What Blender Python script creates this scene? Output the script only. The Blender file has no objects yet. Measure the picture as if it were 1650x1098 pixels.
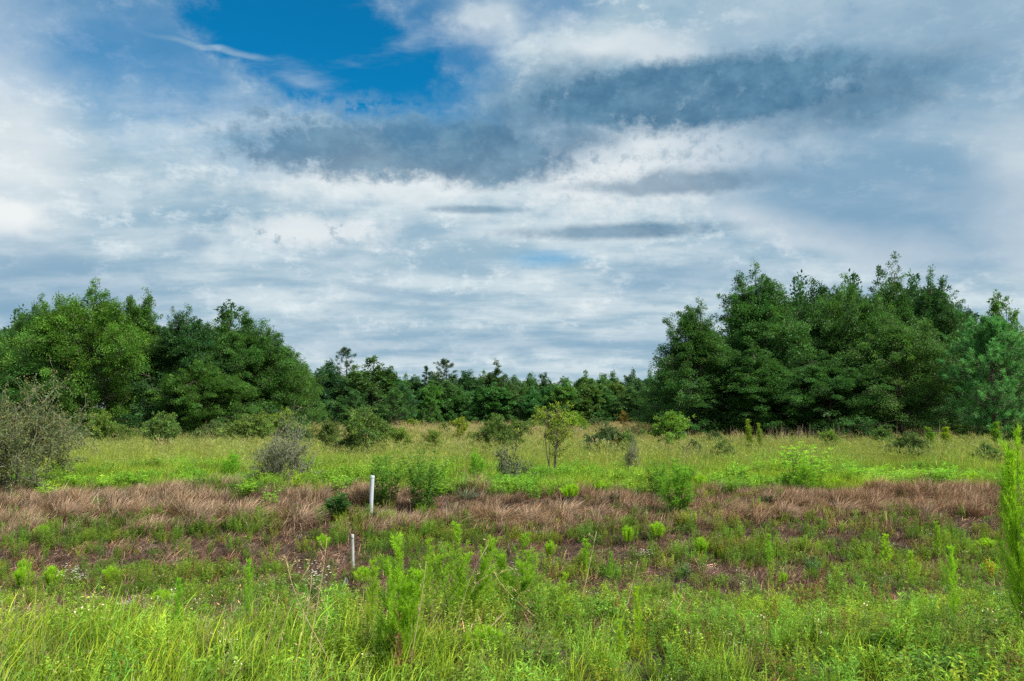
import bpy, math, random
import numpy as np
from mathutils import Vector

# ------------------------------------------------------------------ camera
F_PX, CX, CY, HORIZON = 1283.0, 825.0, 549.0, 665.0      # photograph is 1650 x 1098
CAM_Z = 1.75
PITCH = math.atan((HORIZON - CY) / F_PX)
CP, SP = math.cos(PITCH), math.sin(PITCH)

scene = bpy.context.scene
col = scene.collection
cam_data = bpy.data.cameras.new("camera")
cam = bpy.data.objects.new("camera", cam_data)
col.objects.link(cam)
cam_data.sensor_width = 36.0
cam_data.lens = 36.0 * F_PX / 1650.0
cam_data.clip_start = 0.05
cam_data.clip_end = 12000.0
cam.location = (0, 0, CAM_Z)
cam.rotation_euler = (math.pi / 2 + PITCH, 0, 0)
scene.camera = cam

scene.view_settings.view_transform = 'Standard'
scene.view_settings.look = 'None'
scene.view_settings.gamma = 1.0
scene.view_settings.use_curve_mapping = False
EXPOSURE = 1.15
scene.view_settings.exposure = EXPOSURE
scene.cycles.max_bounces = 5
scene.cycles.diffuse_bounces = 3
scene.cycles.transmission_bounces = 3
scene.cycles.glossy_bounces = 1
scene.cycles.transparent_max_bounces = 4
scene.cycles.use_denoising = False

# ------------------------------------------------------------------ sun
SUN_ELEV, SUN_AZ = 50.0, 122.0         # azimuth clockwise from the view direction (+Y)
sun_data = bpy.data.lights.new("sun", 'SUN')
sun_data.energy = 3.8
sun_data.angle = math.radians(10)
sun_data.color = (1.0, 0.94, 0.84)
sun = bpy.data.objects.new("sun", sun_data)
col.objects.link(sun)
_e, _a = math.radians(SUN_ELEV), math.radians(SUN_AZ)
to_sun = Vector((math.sin(_a) * math.cos(_e), math.cos(_a) * math.cos(_e), math.sin(_e)))
sun.rotation_euler = to_sun.to_track_quat('Z', 'Y').to_euler()


def pix_dir(px, py):
    u, v = (px - CX) / F_PX, (CY - py) / F_PX
    return np.array([u, CP - v * SP, SP + v * CP])


# ------------------------------------------------------------------ sky
world = bpy.data.worlds.new("World")
scene.world = world
world.use_nodes = True
wt = world.node_tree
wt.nodes.clear()


class S:
    """A socket with arithmetic, so that the sky reads as formulas."""
    tree = wt

    def __init__(self, sock):
        self.s = sock

    @staticmethod
    def op(kind, *args):
        n = S.tree.nodes.new('ShaderNodeMath')
        n.operation = kind
        for i, a in enumerate(args):
            if isinstance(a, S):
                S.tree.links.new(a.s, n.inputs[i])
            else:
                n.inputs[i].default_value = a
        return S(n.outputs[0])

    def __add__(self, o): return S.op('ADD', self, o)
    __radd__ = __add__
    def __sub__(self, o): return S.op('SUBTRACT', self, o)
    def __rsub__(self, o): return S.op('SUBTRACT', o, self)
    def __mul__(self, o): return S.op('MULTIPLY', self, o)
    __rmul__ = __mul__
    def __truediv__(self, o): return S.op('DIVIDE', self, o)


def smooth(x, a, b, lo=0.0, hi=1.0):
    n = S.tree.nodes.new('ShaderNodeMapRange')
    n.interpolation_type = 'SMOOTHSTEP'
    S.tree.links.new(x.s, n.inputs['Value'])
    n.inputs['From Min'].default_value = a
    n.inputs['From Max'].default_value = b
    n.inputs['To Min'].default_value = lo
    n.inputs['To Max'].default_value = hi
    return S(n.outputs[0])


def vec(x, y, z):
    n = S.tree.nodes.new('ShaderNodeCombineXYZ')
    for i, a in enumerate((x, y, z)):
        if isinstance(a, S):
            S.tree.links.new(a.s, n.inputs[i])
        else:
            n.inputs[i].default_value = a
    return S(n.outputs[0])


def fbm(v, scale, detail=6, rough=0.55, distortion=0.0):
    n = S.tree.nodes.new('ShaderNodeTexNoise')
    S.tree.links.new(v.s, n.inputs['Vector'])
    n.inputs['Scale'].default_value = scale
    n.inputs['Detail'].default_value = detail
    n.inputs['Roughness'].default_value = rough
    n.inputs['Distortion'].default_value = distortion
    return S(n.outputs[0])


def mixc(fac, a, b):
    n = S.tree.nodes.new('ShaderNodeMix')
    n.data_type = 'RGBA'
    if isinstance(fac, S):
        S.tree.links.new(fac.s, n.inputs[0])
    else:
        n.inputs[0].default_value = fac
    for i, c in ((6, a), (7, b)):
        if isinstance(c, S):
            S.tree.links.new(c.s, n.inputs[i])
        else:
            n.inputs[i].default_value = (*c, 1)
    return S(n.outputs[2])


def srgb(r, g, b):
    f = lambda c: (c / 255 / 12.92) if c <= 10 else ((c / 255 + 0.055) / 1.055) ** 2.4
    return (f(r), f(g), f(b))


def build_sky():
    tc = wt.nodes.new('ShaderNodeTexCoord')
    sep = wt.nodes.new('ShaderNodeSeparateXYZ')
    wt.links.new(tc.outputs['Generated'], sep.inputs[0])
    dx, dy, dz = (S(sep.outputs[i]) for i in range(3))
    D = S(tc.outputs['Generated'])
    az0 = S.op('ARCTAN2', dx, dy)
    el0 = S.op('ARCSINE', dz)
    # broad bending of the cloud outlines
    w1 = fbm(vec(az0 * 1.0, el0 * 1.6, 0.3), 6.0, 3, 0.5)
    w2 = fbm(vec(az0 * 1.0, el0 * 1.6, 7.3), 6.0, 3, 0.5)
    az = az0 + (w1 - 0.5) * 0.12
    el = el0 + (w2 - 0.5) * 0.07
    # cloud-deck coordinates: a flat layer seen in perspective
    den = S.op('MAXIMUM', dz, 0.0) + 0.17
    px_, py_ = dx / den, dy / den
    streak = fbm(vec(px_ * 0.8, py_ * 1.5, 0.0), 2.1, 9, 0.60, 0.1)
    tex = fbm(vec(az0, el0 * 1.7, 11.0), 20.0, 10, 0.68)
    puffs = fbm(vec(az0, el0 * 1.35, 0.0), 18.0, 10, 0.68)
    lumps = fbm(vec(az0, el0 * 1.2, 3.0), 34.0, 9, 0.68)
    big = fbm(vec(az0, el0 * 2.2, 5.0), 3.2, 4, 0.55)

    def blob(px, py, hw, hh, edge=0.35, n_amp=0.5, slope=0.0, n=None, warped=True):
        d = pix_dir(px, py)
        d = d / np.linalg.norm(d)
        a_c, e_c = math.atan2(d[0], d[1]), math.asin(d[2])
        sa = hw / F_PX * math.cos(a_c) ** 2
        se = hh / F_PX * math.cos(a_c)
        A, E = (az, el) if warped else (az0, el0)
        da = (A - a_c)
        de = (E - e_c) - da * slope
        q = S.op('SQRT', (da * (1 / sa)) * (da * (1 / sa)) + (de * (1 / se)) * (de * (1 / se)))
        q = q + ((n or puffs) - 0.5) * (n_amp * 2)
        return smooth(q, 1 + edge, 1 - edge)

    def mx(*bs):
        r = bs[0]
        for b in bs[1:]:
            r = S.op('MAXIMUM', r, b)
        return r

    k = 1.0 / (2 ** EXPOSURE)
    C = lambda r, g, b: tuple(c * k for c in srgb(r, g, b))

    nish = wt.nodes.new('ShaderNodeTexSky')
    nish.sky_type = 'NISHITA'
    nish.sun_disc = False
    nish.sun_elevation = math.radians(SUN_ELEV)
    nish.sun_rotation = math.radians(SUN_AZ)
    nish.air_density = 1.0
    nish.dust_density = 0.3
    nish.ozone_density = 3.0
    bl = wt.nodes.new('ShaderNodeMix')
    bl.data_type = 'RGBA'
    bl.blend_type = 'MULTIPLY'
    bl.inputs[0].default_value = 1.0
    wt.links.new(nish.outputs[0], bl.inputs[6])
    bl.inputs[7].default_value = (0.003 * k, 0.098 * k, 0.130 * k, 1)
    blue = S(bl.outputs[2])

    # white and pale grey deck
    pale = mixc(smooth(streak, 0.34, 0.66), C(156, 187, 205), C(212, 226, 232))
    pale = mixc(smooth(big, 0.45, 0.7) * 0.35, pale, C(150, 182, 205))
    pale = mixc(smooth(tex, 0.50, 0.68) * 0.7, pale, C(228, 239, 243))
    pale = mixc(smooth(tex, 0.48, 0.30) * 0.45, pale, C(140, 175, 200))
    white_patch = mx(blob(1040, 84, 95, 22, 0.7, 0.9) * 0.75, blob(1030, 262, 230, 78, 0.6, 0.9, n=lumps) * 0.85,
                     blob(1330, 375, 190, 34, 0.6, 0.5, slope=-0.25) * 0.8, blob(10, 200, 110, 170, 0.8, 0.5) * 0.6,
                     blob(15, 360, 70, 36, 0.5, 0.6), blob(775, 42, 75, 26, 0.8, 1.1) * 0.5,
                     blob(500, 375, 120, 26, 0.6, 0.9, n=lumps) * 0.75, blob(1680, 320, 120, 110, 0.8, 0.15) * 0.85,
                     blob(640, 292, 260, 34, 0.6, 0.9, n=lumps) * 0.6, blob(970, 500, 60, 14, 0.8, 0.8) * 0.4)
    deck = mixc(white_patch, pale, C(238, 243, 244))
    # grey-blue veils and thin bars
    veil = mx(blob(1440, 110, 430, 190, 0.6, 0.25) * 0.62, blob(1420, 310, 290, 110, 0.6, 0.25, slope=-0.22) * 0.72,
              blob(1500, 395, 160, 42, 0.5, 0.2, slope=-0.15) * 0.55,
              blob(640, 470, 110, 9, 0.6, 0.5) * 0.35, blob(1100, 450, 110, 24, 0.6, 0.5) * 0.45,
              blob(880, 190, 200, 60, 0.7, 0.6) * 0.6, blob(60, 470, 260, 60, 0.7, 0.3) * 0.5,
              blob(760, 560, 700, 22, 0.7, 0.4) * 0.35, blob(290, 400, 28, 15, 0.6, 0.8) * 0.5)
    deck = mixc(veil, deck, C(116, 158, 190))
    dark = mx(blob(1120, 152, 300, 52, 0.26, 0.5, n=lumps, warped=False) * 0.95, blob(1380, 150, 190, 46, 0.6, 0.3) * 0.75,
              blob(900, 165, 150, 44, 0.6, 0.6) * 0.6,
              blob(640, 240, 255, 44, 0.35, 0.9, slope=0.06, n=lumps, warped=False) * 0.82, blob(790, 245, 120, 56, 0.3, 0.6, n=lumps) * 0.85,
              blob(930, 225, 60, 24, 0.6, 1.0, n=lumps) * 0.7, blob(1085, 296, 170, 17, 0.5, 0.8, n=lumps) * 0.65,
              blob(1010, 373, 170, 12, 0.5, 0.5, warped=False) * 0.7, blob(765, 338, 65, 6, 0.6, 0.4, warped=False) * 0.6)
    grains = mx(blob(1010, 250, 230, 62, 0.6, 0.4) * smooth(lumps, 0.46, 0.66) * 0.45, blob(620, 215, 260, 46, 0.6, 0.4) * smooth(lumps, 0.42, 0.62) * 0.75,
                blob(470, 370, 130, 34, 0.6, 0.4) * smooth(lumps, 0.55, 0.64) * 0.35)
    dark = mx(dark * smooth(lumps, 0.72, 0.54, 0.6, 1.0), grains)
    deck = mixc(dark, deck, mixc(smooth(puffs, 0.35, 0.7), C(70, 117, 150), C(102, 146, 174)))
    # openings in the deck
    hole = mx(blob(515, 82, 272, 104, 0.35, 0.45, slope=-0.12), blob(690, 60, 130, 80, 0.6, 0.6) * 0.9,
              blob(890, 25, 80, 40, 0.7, 0.7) * 0.6, blob(230, 70, 220, 110, 0.8, 0.6) * 0.78,
              blob(880, 417, 58, 12, 0.8, 0.8, warped=False) * 0.42, blob(390, 190, 150, 60, 0.7, 0.7) * 0.35)
    wisps = smooth(streak, 0.50, 0.74) * 0.55
    hole = hole * (1.0 - wisps) * (1.0 - blob(330, 82, 75, 4, 0.8, 0.6) * 0.45)
    hole = hole * (1.0 - blob(775, 40, 70, 24, 0.8, 1.1) * 0.8)
    hole = hole * (1.0 - dark * 0.92)
    sky = mixc(hole, deck, blue)
    bg = wt.nodes.new('ShaderNodeBackground')
    wt.links.new(sky.s, bg.inputs[0])
    bg.inputs[1].default_value = 1.0
    out = wt.nodes.new('ShaderNodeOutputWorld')
    wt.links.new(bg.outputs[0], out.inputs[0])


build_sky()

# ------------------------------------------------------------------ terrain
PROFILE_Y = np.array([-60, 0, 6.0, 8.5, 11, 14, 16.5, 18.5, 20.5, 22.5, 30, 80, 140, 400, 4000.0])
PROFILE_Z = np.array([0.05, 0, 0, -.42, -.82, -.95, -.88, -.70, -.46, -.42, -.50, -.58, -.6, -.6, -.6])


def hash2(ix, iy, seed):
    n = (ix.astype(np.int64) * 374761393 + iy.astype(np.int64) * 668265263 + seed * 2147483647) & 0xffffffff
    n = ((n ^ (n >> 13)) * 1274126177) & 0xffffffff
    return ((n ^ (n >> 16)) & 0xffff) / 65535.0


def vnoise(x, y, scale, seed=0, octaves=3):
    x, y = np.asarray(x, float) / scale, np.asarray(y, float) / scale
    tot, amp, out = 0.0, 1.0, 0.0
    for o in range(octaves):
        ix, iy = np.floor(x), np.floor(y)
        fx, fy = x - ix, y - iy
        fx, fy = fx * fx * (3 - 2 * fx), fy * fy * (3 - 2 * fy)
        a, b = hash2(ix, iy, seed + o), hash2(ix + 1, iy, seed + o)
        c, d = hash2(ix, iy + 1, seed + o), hash2(ix + 1, iy + 1, seed + o)
        out = out + amp * (a + (b - a) * fx + (c - a) * fy + (a - b - c + d) * fx * fy)
        tot += amp
        amp *= 0.5
        x, y = x * 2.03 + 11.7, y * 2.03 + 5.1
    return out / tot


def height(x, y):
    x, y = np.asarray(x, float), np.asarray(y, float)
    yy = y + (vnoise(x, y * 0 + 3.0, 5.0, 5, 2) - 0.5) * 1.2 * np.clip((y - 5) / 5, 0, 1) * np.clip((60 - y) / 30, 0, 1)
    z = np.interp(yy, PROFILE_Y, PROFILE_Z)
    near = np.clip((y - 4) / 4, 0, 1)
    z = z + (vnoise(x, y, 1.3, 9, 3) - 0.5) * 0.13 * near + (vnoise(x, y, 6, 12, 2) - 0.5) * 0.14 * near
    return z


def ground_z(x, y):
    return float(height(np.array([x]), np.array([y]))[0])


def at(px, py):
    """The ground point seen at a pixel of the photograph."""
    d = pix_dir(px, py)
    t = 3.0
    while t < 400:
        p = d * t
        if CAM_Z + p[2] < ground_z(p[0], p[1]):
            break
        t *= 1.01
    lo, hi = t / 1.01, t
    for _ in range(12):
        m = (lo + hi) / 2
        p = d * m
        if CAM_Z + p[2] < ground_z(p[0], p[1]):
            hi = m
        else:
            lo = m
    p = d * hi
    return float(p[0]), float(p[1]), ground_z(p[0], p[1])


def on_ground(px, dist):
    """The ground point in a pixel column at a known distance."""
    x, z = 0.0, -0.5
    for _ in range(4):
        depth = dist * CP + (z - CAM_Z) * SP
        x = (px - CX) / F_PX * depth
        z = ground_z(x, dist)
    return x, dist, z


def z_of(py, dist):
    v = (CY - py) / F_PX
    return CAM_Z + dist * (v * CP + SP) / (CP - v * SP)


# ------------------------------------------------------------------ materials
def mat_leaf(name, instanced=False, translucent=0.35, rough=0.55, spec=0.25):
    m = bpy.data.materials.new(name)
    m.use_nodes = True
    t = m.node_tree
    t.nodes.clear()
    out = t.nodes.new('ShaderNodeOutputMaterial')
    ca = t.nodes.new('ShaderNodeAttribute')
    ca.attribute_name = "Col"
    mul = t.nodes.new('ShaderNodeMix')
    mul.data_type = 'RGBA'
    mul.blend_type = 'MULTIPLY'
    mul.inputs[0].default_value = 1.0
    t.links.new(ca.outputs['Color'], mul.inputs[6])
    if instanced:
        ti = t.nodes.new('ShaderNodeAttribute')
        ti.attribute_type = 'INSTANCER'
        ti.attribute_name = "tint"
        t.links.new(ti.outputs['Vector'], mul.inputs[7])
    else:
        oi = t.nodes.new('ShaderNodeObjectInfo')
        t.links.new(oi.outputs['Color'], mul.inputs[7])
    p = t.nodes.new('ShaderNodeBsdfPrincipled')
    p.inputs['Roughness'].default_value = rough
    p.inputs['Specular IOR Level'].default_value = spec
    t.links.new(mul.outputs[2], p.inputs['Base Color'])
    if translucent > 0:
        tr = t.nodes.new('ShaderNodeBsdfTranslucent')
        warm = t.nodes.new('ShaderNodeMix')
        warm.data_type = 'RGBA'
        warm.blend_type = 'MULTIPLY'
        warm.inputs[0].default_value = 1.0
        t.links.new(mul.outputs[2], warm.inputs[6])
        warm.inputs[7].default_value = (1.25, 1.3, 0.7, 1)
        t.links.new(warm.outputs[2], tr.inputs['Color'])
        ms = t.nodes.new('ShaderNodeMixShader')
        ms.inputs[0].default_value = translucent
        t.links.new(p.outputs[0], ms.inputs[1])
        t.links.new(tr.outputs[0], ms.inputs[2])
        t.links.new(ms.outputs[0], out.inputs[0])
    else:
        t.links.new(p.outputs[0], out.inputs[0])
    return m


def mat_noise(name, stops, scale=8.0, rough=0.85, stretch=(1, 1, 1), bump=0.3, detail=8, spec=0.2):
    m = bpy.data.materials.new(name)
    m.use_nodes = True
    t = m.node_tree
    p = t.nodes['Principled BSDF']
    tc = t.nodes.new('ShaderNodeTexCoord')
    mp = t.nodes.new('ShaderNodeMapping')
    mp.inputs['Scale'].default_value = stretch
    t.links.new(tc.outputs['Object'], mp.inputs[0])
    n = t.nodes.new('ShaderNodeTexNoise')
    n.inputs['Scale'].default_value = scale
    n.inputs['Detail'].default_value = detail
    n.inputs['Roughness'].default_value = 0.65
    t.links.new(mp.outputs[0], n.inputs['Vector'])
    r = t.nodes.new('ShaderNodeValToRGB')
    r.color_ramp.elements.remove(r.color_ramp.elements[0])
    for i, (pos, c) in enumerate(stops):
        e = r.color_ramp.elements[0] if i == 0 else r.color_ramp.elements.new(pos)
        e.position = pos
        e.color = (*c, 1)
    t.links.new(n.outputs[0], r.inputs[0])
    t.links.new(r.outputs[0], p.inputs['Base Color'])
    p.inputs['Roughness'].default_value = rough
    p.inputs['Specular IOR Level'].default_value = spec
    if bump:
        b = t.nodes.new('ShaderNodeBump')
        b.inputs['Strength'].default_value = bump
        b.inputs['Distance'].default_value = 0.05
        t.links.new(n.outputs[0], b.inputs['Height'])
        t.links.new(b.outputs[0], p.inputs['Normal'])
    return m


M_LEAF = mat_leaf("leaf")
M_NEEDLE = mat_leaf("needle", translucent=0.22, rough=0.6, spec=0.2)
M_DRY = mat_leaf("dry_blade", translucent=0.2, rough=0.8, spec=0.1)
M_PLUME = mat_leaf("plume", translucent=0.5, rough=0.6, spec=0.15)
M_PETAL = mat_leaf("petal", translucent=0.25, rough=0.6, spec=0.2)
M_INST = mat_leaf("ground_leaf", instanced=True, translucent=0.38, rough=0.6, spec=0.18)
M_INST_DRY = mat_leaf("ground_dry", instanced=True, translucent=0.2, rough=0.85, spec=0.08)
M_BARK = mat_noise("bark", [(0.25, (0.045, 0.036, 0.028)), (0.75, (0.16, 0.135, 0.11))], 9, 0.9, (1, 1, 0.25))
M_GREYTWIG = mat_noise("grey_twig", [(0.3, (0.095, 0.098, 0.068)), (0.7, (0.25, 0.255, 0.19))], 12, 0.9)
M_GREENSTEM = mat_noise("green_stem", [(0.3, (0.06, 0.09, 0.025)), (0.7, (0.12, 0.13, 0.045))], 14, 0.7)
M_TANSTEM = mat_noise("tan_stem", [(0.3, (0.30, 0.22, 0.11)), (0.7, (0.48, 0.38, 0.21))], 14, 0.8)


def ground_material():
    m = bpy.data.materials.new("soil")
    m.use_nodes = True
    t = m.node_tree
    S.tree = t
    p = t.nodes['Principled BSDF']
    tc = t.nodes.new('ShaderNodeTexCoord')
    sep = t.nodes.new('ShaderNodeSeparateXYZ')
    t.links.new(tc.outputs['Object'], sep.inputs[0])
    P = S(tc.outputs['Object'])
    y = S(sep.outputs[1])
    fine = fbm(P, 9, 10, 0.7)
    mid = fbm(P, 1.1, 6, 0.6)
    soil = mixc(smooth(fine, 0.35, 0.68), (0.016, 0.011, 0.008), (0.075, 0.052, 0.040))
    litter = mixc(smooth(fine, 0.35, 0.68), (0.05, 0.045, 0.016), (0.13, 0.12, 0.045))
    wood = mixc(smooth(fine, 0.35, 0.68), (0.02, 0.022, 0.010), (0.055, 0.05, 0.022))
    yw = y + (mid - 0.5) * 6.0
    c = mixc(smooth(yw, 20, 24), soil, litter)
    c = mixc(smooth(yw, 66, 90), c, wood)
    t.links.new(c.s, p.inputs['Base Color'])
    p.inputs['Roughness'].default_value = 0.95
    p.inputs['Specular IOR Level'].default_value = 0.1
    b = t.nodes.new('ShaderNodeBump')
    b.inputs['Strength'].default_value = 0.7
    b.inputs['Distance'].default_value = 0.06
    t.links.new(fine.s, b.inputs['Height'])
    t.links.new(b.outputs[0], p.inputs['Normal'])
    S.tree = wt
    return m


# ------------------------------------------------------------------ mesh helpers
def mesh_from(name, verts, faces_loops, sizes, cols=None, mats=(), smooth_shade=False):
    """verts (N,3), flat loop array, face sizes; cols (N,3) per vertex."""
    me = bpy.data.meshes.new(name)
    verts = np.asarray(verts, np.float32)
    loops = np.asarray(faces_loops, np.int32)
    sizes = np.asarray(sizes, np.int32)
    me.vertices.add(len(verts))
    me.vertices.foreach_set('co', verts.ravel())
    me.loops.add(len(loops))
    me.loops.foreach_set('vertex_index', loops)
    me.polygons.add(len(sizes))
    starts = np.concatenate([[0], np.cumsum(sizes)[:-1]]).astype(np.int32)
    me.polygons.foreach_set('loop_start', starts)
    me.polygons.foreach_set('loop_total', sizes)
    if smooth_shade:
        me.polygons.foreach_set('use_smooth', np.ones(len(sizes), bool))
    if cols is not None:
        a = me.attributes.new("Col", 'FLOAT_COLOR', 'POINT')
        c4 = np.ones((len(verts), 4), np.float32)
        c4[:, :3] = cols
        a.data.foreach_set('color', c4.ravel())
    me.update(calc_edges=True)
    for m in mats:
        me.materials.append(m)
    return me


def unit(v):
    return v / np.maximum(np.linalg.norm(v, axis=-1, keepdims=True), 1e-9)


class Geo:
    """Collects leaves, blades and tubes into one mesh."""
    def __init__(self):
        self.v, self.l, self.s, self.c, self.n = [], [], [], [], 0

    def add(self, v, l, s, c):
        self.v.append(v)
        self.l.append(np.asarray(l).ravel() + self.n)
        self.s.append(s)
        self.c.append(c)
        self.n += len(v)

    def leaves(self, pos, d, nrm, length, width, cols, shape=0.45, bend=0.0):
        """Diamond leaves: base, two sides, tip, folded a little along the midrib."""
        n = len(pos)
        d = unit(d)
        side = unit(np.cross(d, nrm))
        up = np.cross(side, d)
        L = np.broadcast_to(np.asarray(length, float), (n,))[:, None]
        W = np.broadcast_to(np.asarray(width, float), (n,))[:, None] * 0.5
        v = np.empty((n, 4, 3))
        v[:, 0] = pos
        v[:, 1] = pos + d * L * shape + side * W + up * W * 0.25
        v[:, 2] = pos + d * L - up * L * bend
        v[:, 3] = pos + d * L * shape - side * W + up * W * 0.25
        c = np.repeat(cols[:, None, :], 4, axis=1).reshape(-1, 3)
        self.add(v.reshape(-1, 3), np.arange(n * 4), np.full(n, 4), c)

    def blades(self, base, az, lean, h, w, droop, c0, c1, seg=3):
        """Curved tapering grass blades; c0 root colour, c1 tip colour (n,3)."""
        n = len(base)
        az, lean, h, w, droop = (np.broadcast_to(np.asarray(q, float), (n,)) for q in (az, lean, h, w, droop))
        out = np.stack([np.cos(az), np.sin(az), np.zeros(n)], 1)
        side = np.stack([-np.sin(az + 0.9), np.cos(az + 0.9), np.zeros(n)], 1)
        nv = 2 * seg + 1
        v = np.empty((n, nv, 3))
        c = np.empty((n, nv, 3))
        p = base.copy()
        for k in range(seg + 1):
            t = k / seg
            ang = lean + droop * t * t
            if k > 0:
                step = (h / seg)[:, None]
                p = p + step * (out * np.sin(ang)[:, None] + np.array([0, 0, 1.0]) * np.cos(ang)[:, None])
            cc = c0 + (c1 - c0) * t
            if k < seg:
                ww = (w * 0.5 * (1 - 0.55 * t))[:, None]
                v[:, 2 * k], v[:, 2 * k + 1] = p - side * ww, p + side * ww
                c[:, 2 * k], c[:, 2 * k + 1] = cc, cc
            else:
                v[:, nv - 1] = p
                c[:, nv - 1] = cc
        base_i = (np.arange(n) * nv)[:, None]
        loops, sizes = [], []
        quads = []
        for k in range(seg - 1):
            quads.append(base_i + np.array([[2 * k, 2 * k + 1, 2 * k + 3, 2 * k + 2]]))
        tri = base_i + np.array([[nv - 3, nv - 2, nv - 1]])
        if quads:
            q = np.concatenate(quads, 0)
            loops = np.concatenate([q.ravel(), tri.ravel()])
            sizes = np.concatenate([np.full(len(q), 4), np.full(n, 3)])
        else:
            loops, sizes = tri.ravel(), np.full(n, 3)
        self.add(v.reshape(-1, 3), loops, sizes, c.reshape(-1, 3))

    def tube(self, pts, radii, sides=5, colr=(1, 1, 1)):
        pts = np.asarray(pts, float)
        m = len(pts)
        radii = np.broadcast_to(np.asarray(radii, float), (m,))
        tan = unit(np.gradient(pts, axis=0))
        ref = np.array([0.31, 0.95, 0.05]) if abs(tan[0, 2]) > 0.5 else np.array([0.1, 0.05, 1.0])
        a = unit(np.cross(tan, ref))
        b = np.cross(tan, a)
        th = np.arange(sides) * 2 * math.pi / sides
        ring = a[:, None] * np.cos(th)[None, :, None] + b[:, None] * np.sin(th)[None, :, None]
        v = (pts[:, None] + ring * radii[:, None, None]).reshape(-1, 3)
        i = np.arange(m - 1)[:, None] * sides + np.arange(sides)[None]
        j = np.arange(m - 1)[:, None] * sides + (np.arange(sides)[None] + 1) % sides
        q = np.stack([i, j, j + sides, i + sides], -1).reshape(-1, 4)
        cap = np.arange(sides) + (m - 1) * sides
        self.add(v, np.concatenate([q.ravel(), cap]), np.concatenate([np.full(len(q), 4), [sides]]),
                 np.broadcast_to(np.asarray(colr, float), (len(v), 3)))

    def mesh(self, name, mats, smooth_shade=False):
        return mesh_from(name, np.concatenate(self.v), np.concatenate(self.l), np.concatenate(self.s),
                         np.concatenate(self.c), mats, smooth_shade)


def jitter_col(rng, base, n, hue=0.16, val=0.22):
    base = np.asarray(base, float)
    v = np.exp(rng.normal(0, val, (n, 1)))
    h = rng.normal(0, hue, (n, 1))
    c = base[None] * v
    c = c * np.concatenate([1 + h, 1 + 0 * h, 1 - h * 0.6], 1)
    return np.clip(c, 0.002, 0.9)


def curve_pts(p0, p1, rng, wob=0.08, n=5, sag=0.0):
    p0, p1 = np.asarray(p0, float), np.asarray(p1, float)
    t = np.linspace(0, 1, n)[:, None]
    L = np.linalg.norm(p1 - p0)
    p = p0 + (p1 - p0) * t
    off = rng.normal(0, wob * L, (1, 3)) * np.sin(t * math.pi) + rng.normal(0, wob * L * 0.4, (1, 3)) * np.sin(t * 2 * math.pi)
    p = p + off
    p[:, 2] += sag * L * np.sin(t[:, 0] * math.pi)
    return p


# ------------------------------------------------------------------ things
def root(name, label, cat, loc, rot=0.0, scale=(1, 1, 1), group=None):
    o = bpy.data.objects.new(name, None)
    o.empty_display_size = 0.2
    col.objects.link(o)
    o.location = loc
    o.rotation_euler = (0, 0, rot)
    o.scale = scale
    o['label'], o['category'] = label, cat
    if group:
        o['group'] = group
    return o


def part(name, me, parent, tint=(1, 1, 1)):
    o = bpy.data.objects.new(name, me)
    col.objects.link(o)
    o.parent = parent
    o.color = (*tint, 1)
    return o


def place(kind, name, label, cat, loc, rot, scale, tint=(1, 1, 1), group=None):
    """Puts a plant of a prepared kind: kind is a list of (part name, mesh)."""
    if len(kind['parts']) == 1:
        o = bpy.data.objects.new(name, kind['parts'][0][1])
        col.objects.link(o)
        o.location, o.rotation_euler, o.scale, o.color = loc, (0, 0, rot), scale, (*tint, 1)
        o['label'], o['category'] = label, cat
        if group:
            o['group'] = group
        return o
    r = root(name, label, cat, loc, rot, scale, group)
    for pn, me in kind['parts']:
        c = part(pn, me, r, tint if pn in ('crown', 'foliage', 'plume', 'leaf_layers', 'blades', 'blade_clump') else (1, 1, 1))
        if pn not in ('trunk', 'stem'):
            c['kind'] = 'stuff'
    return r


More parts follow.
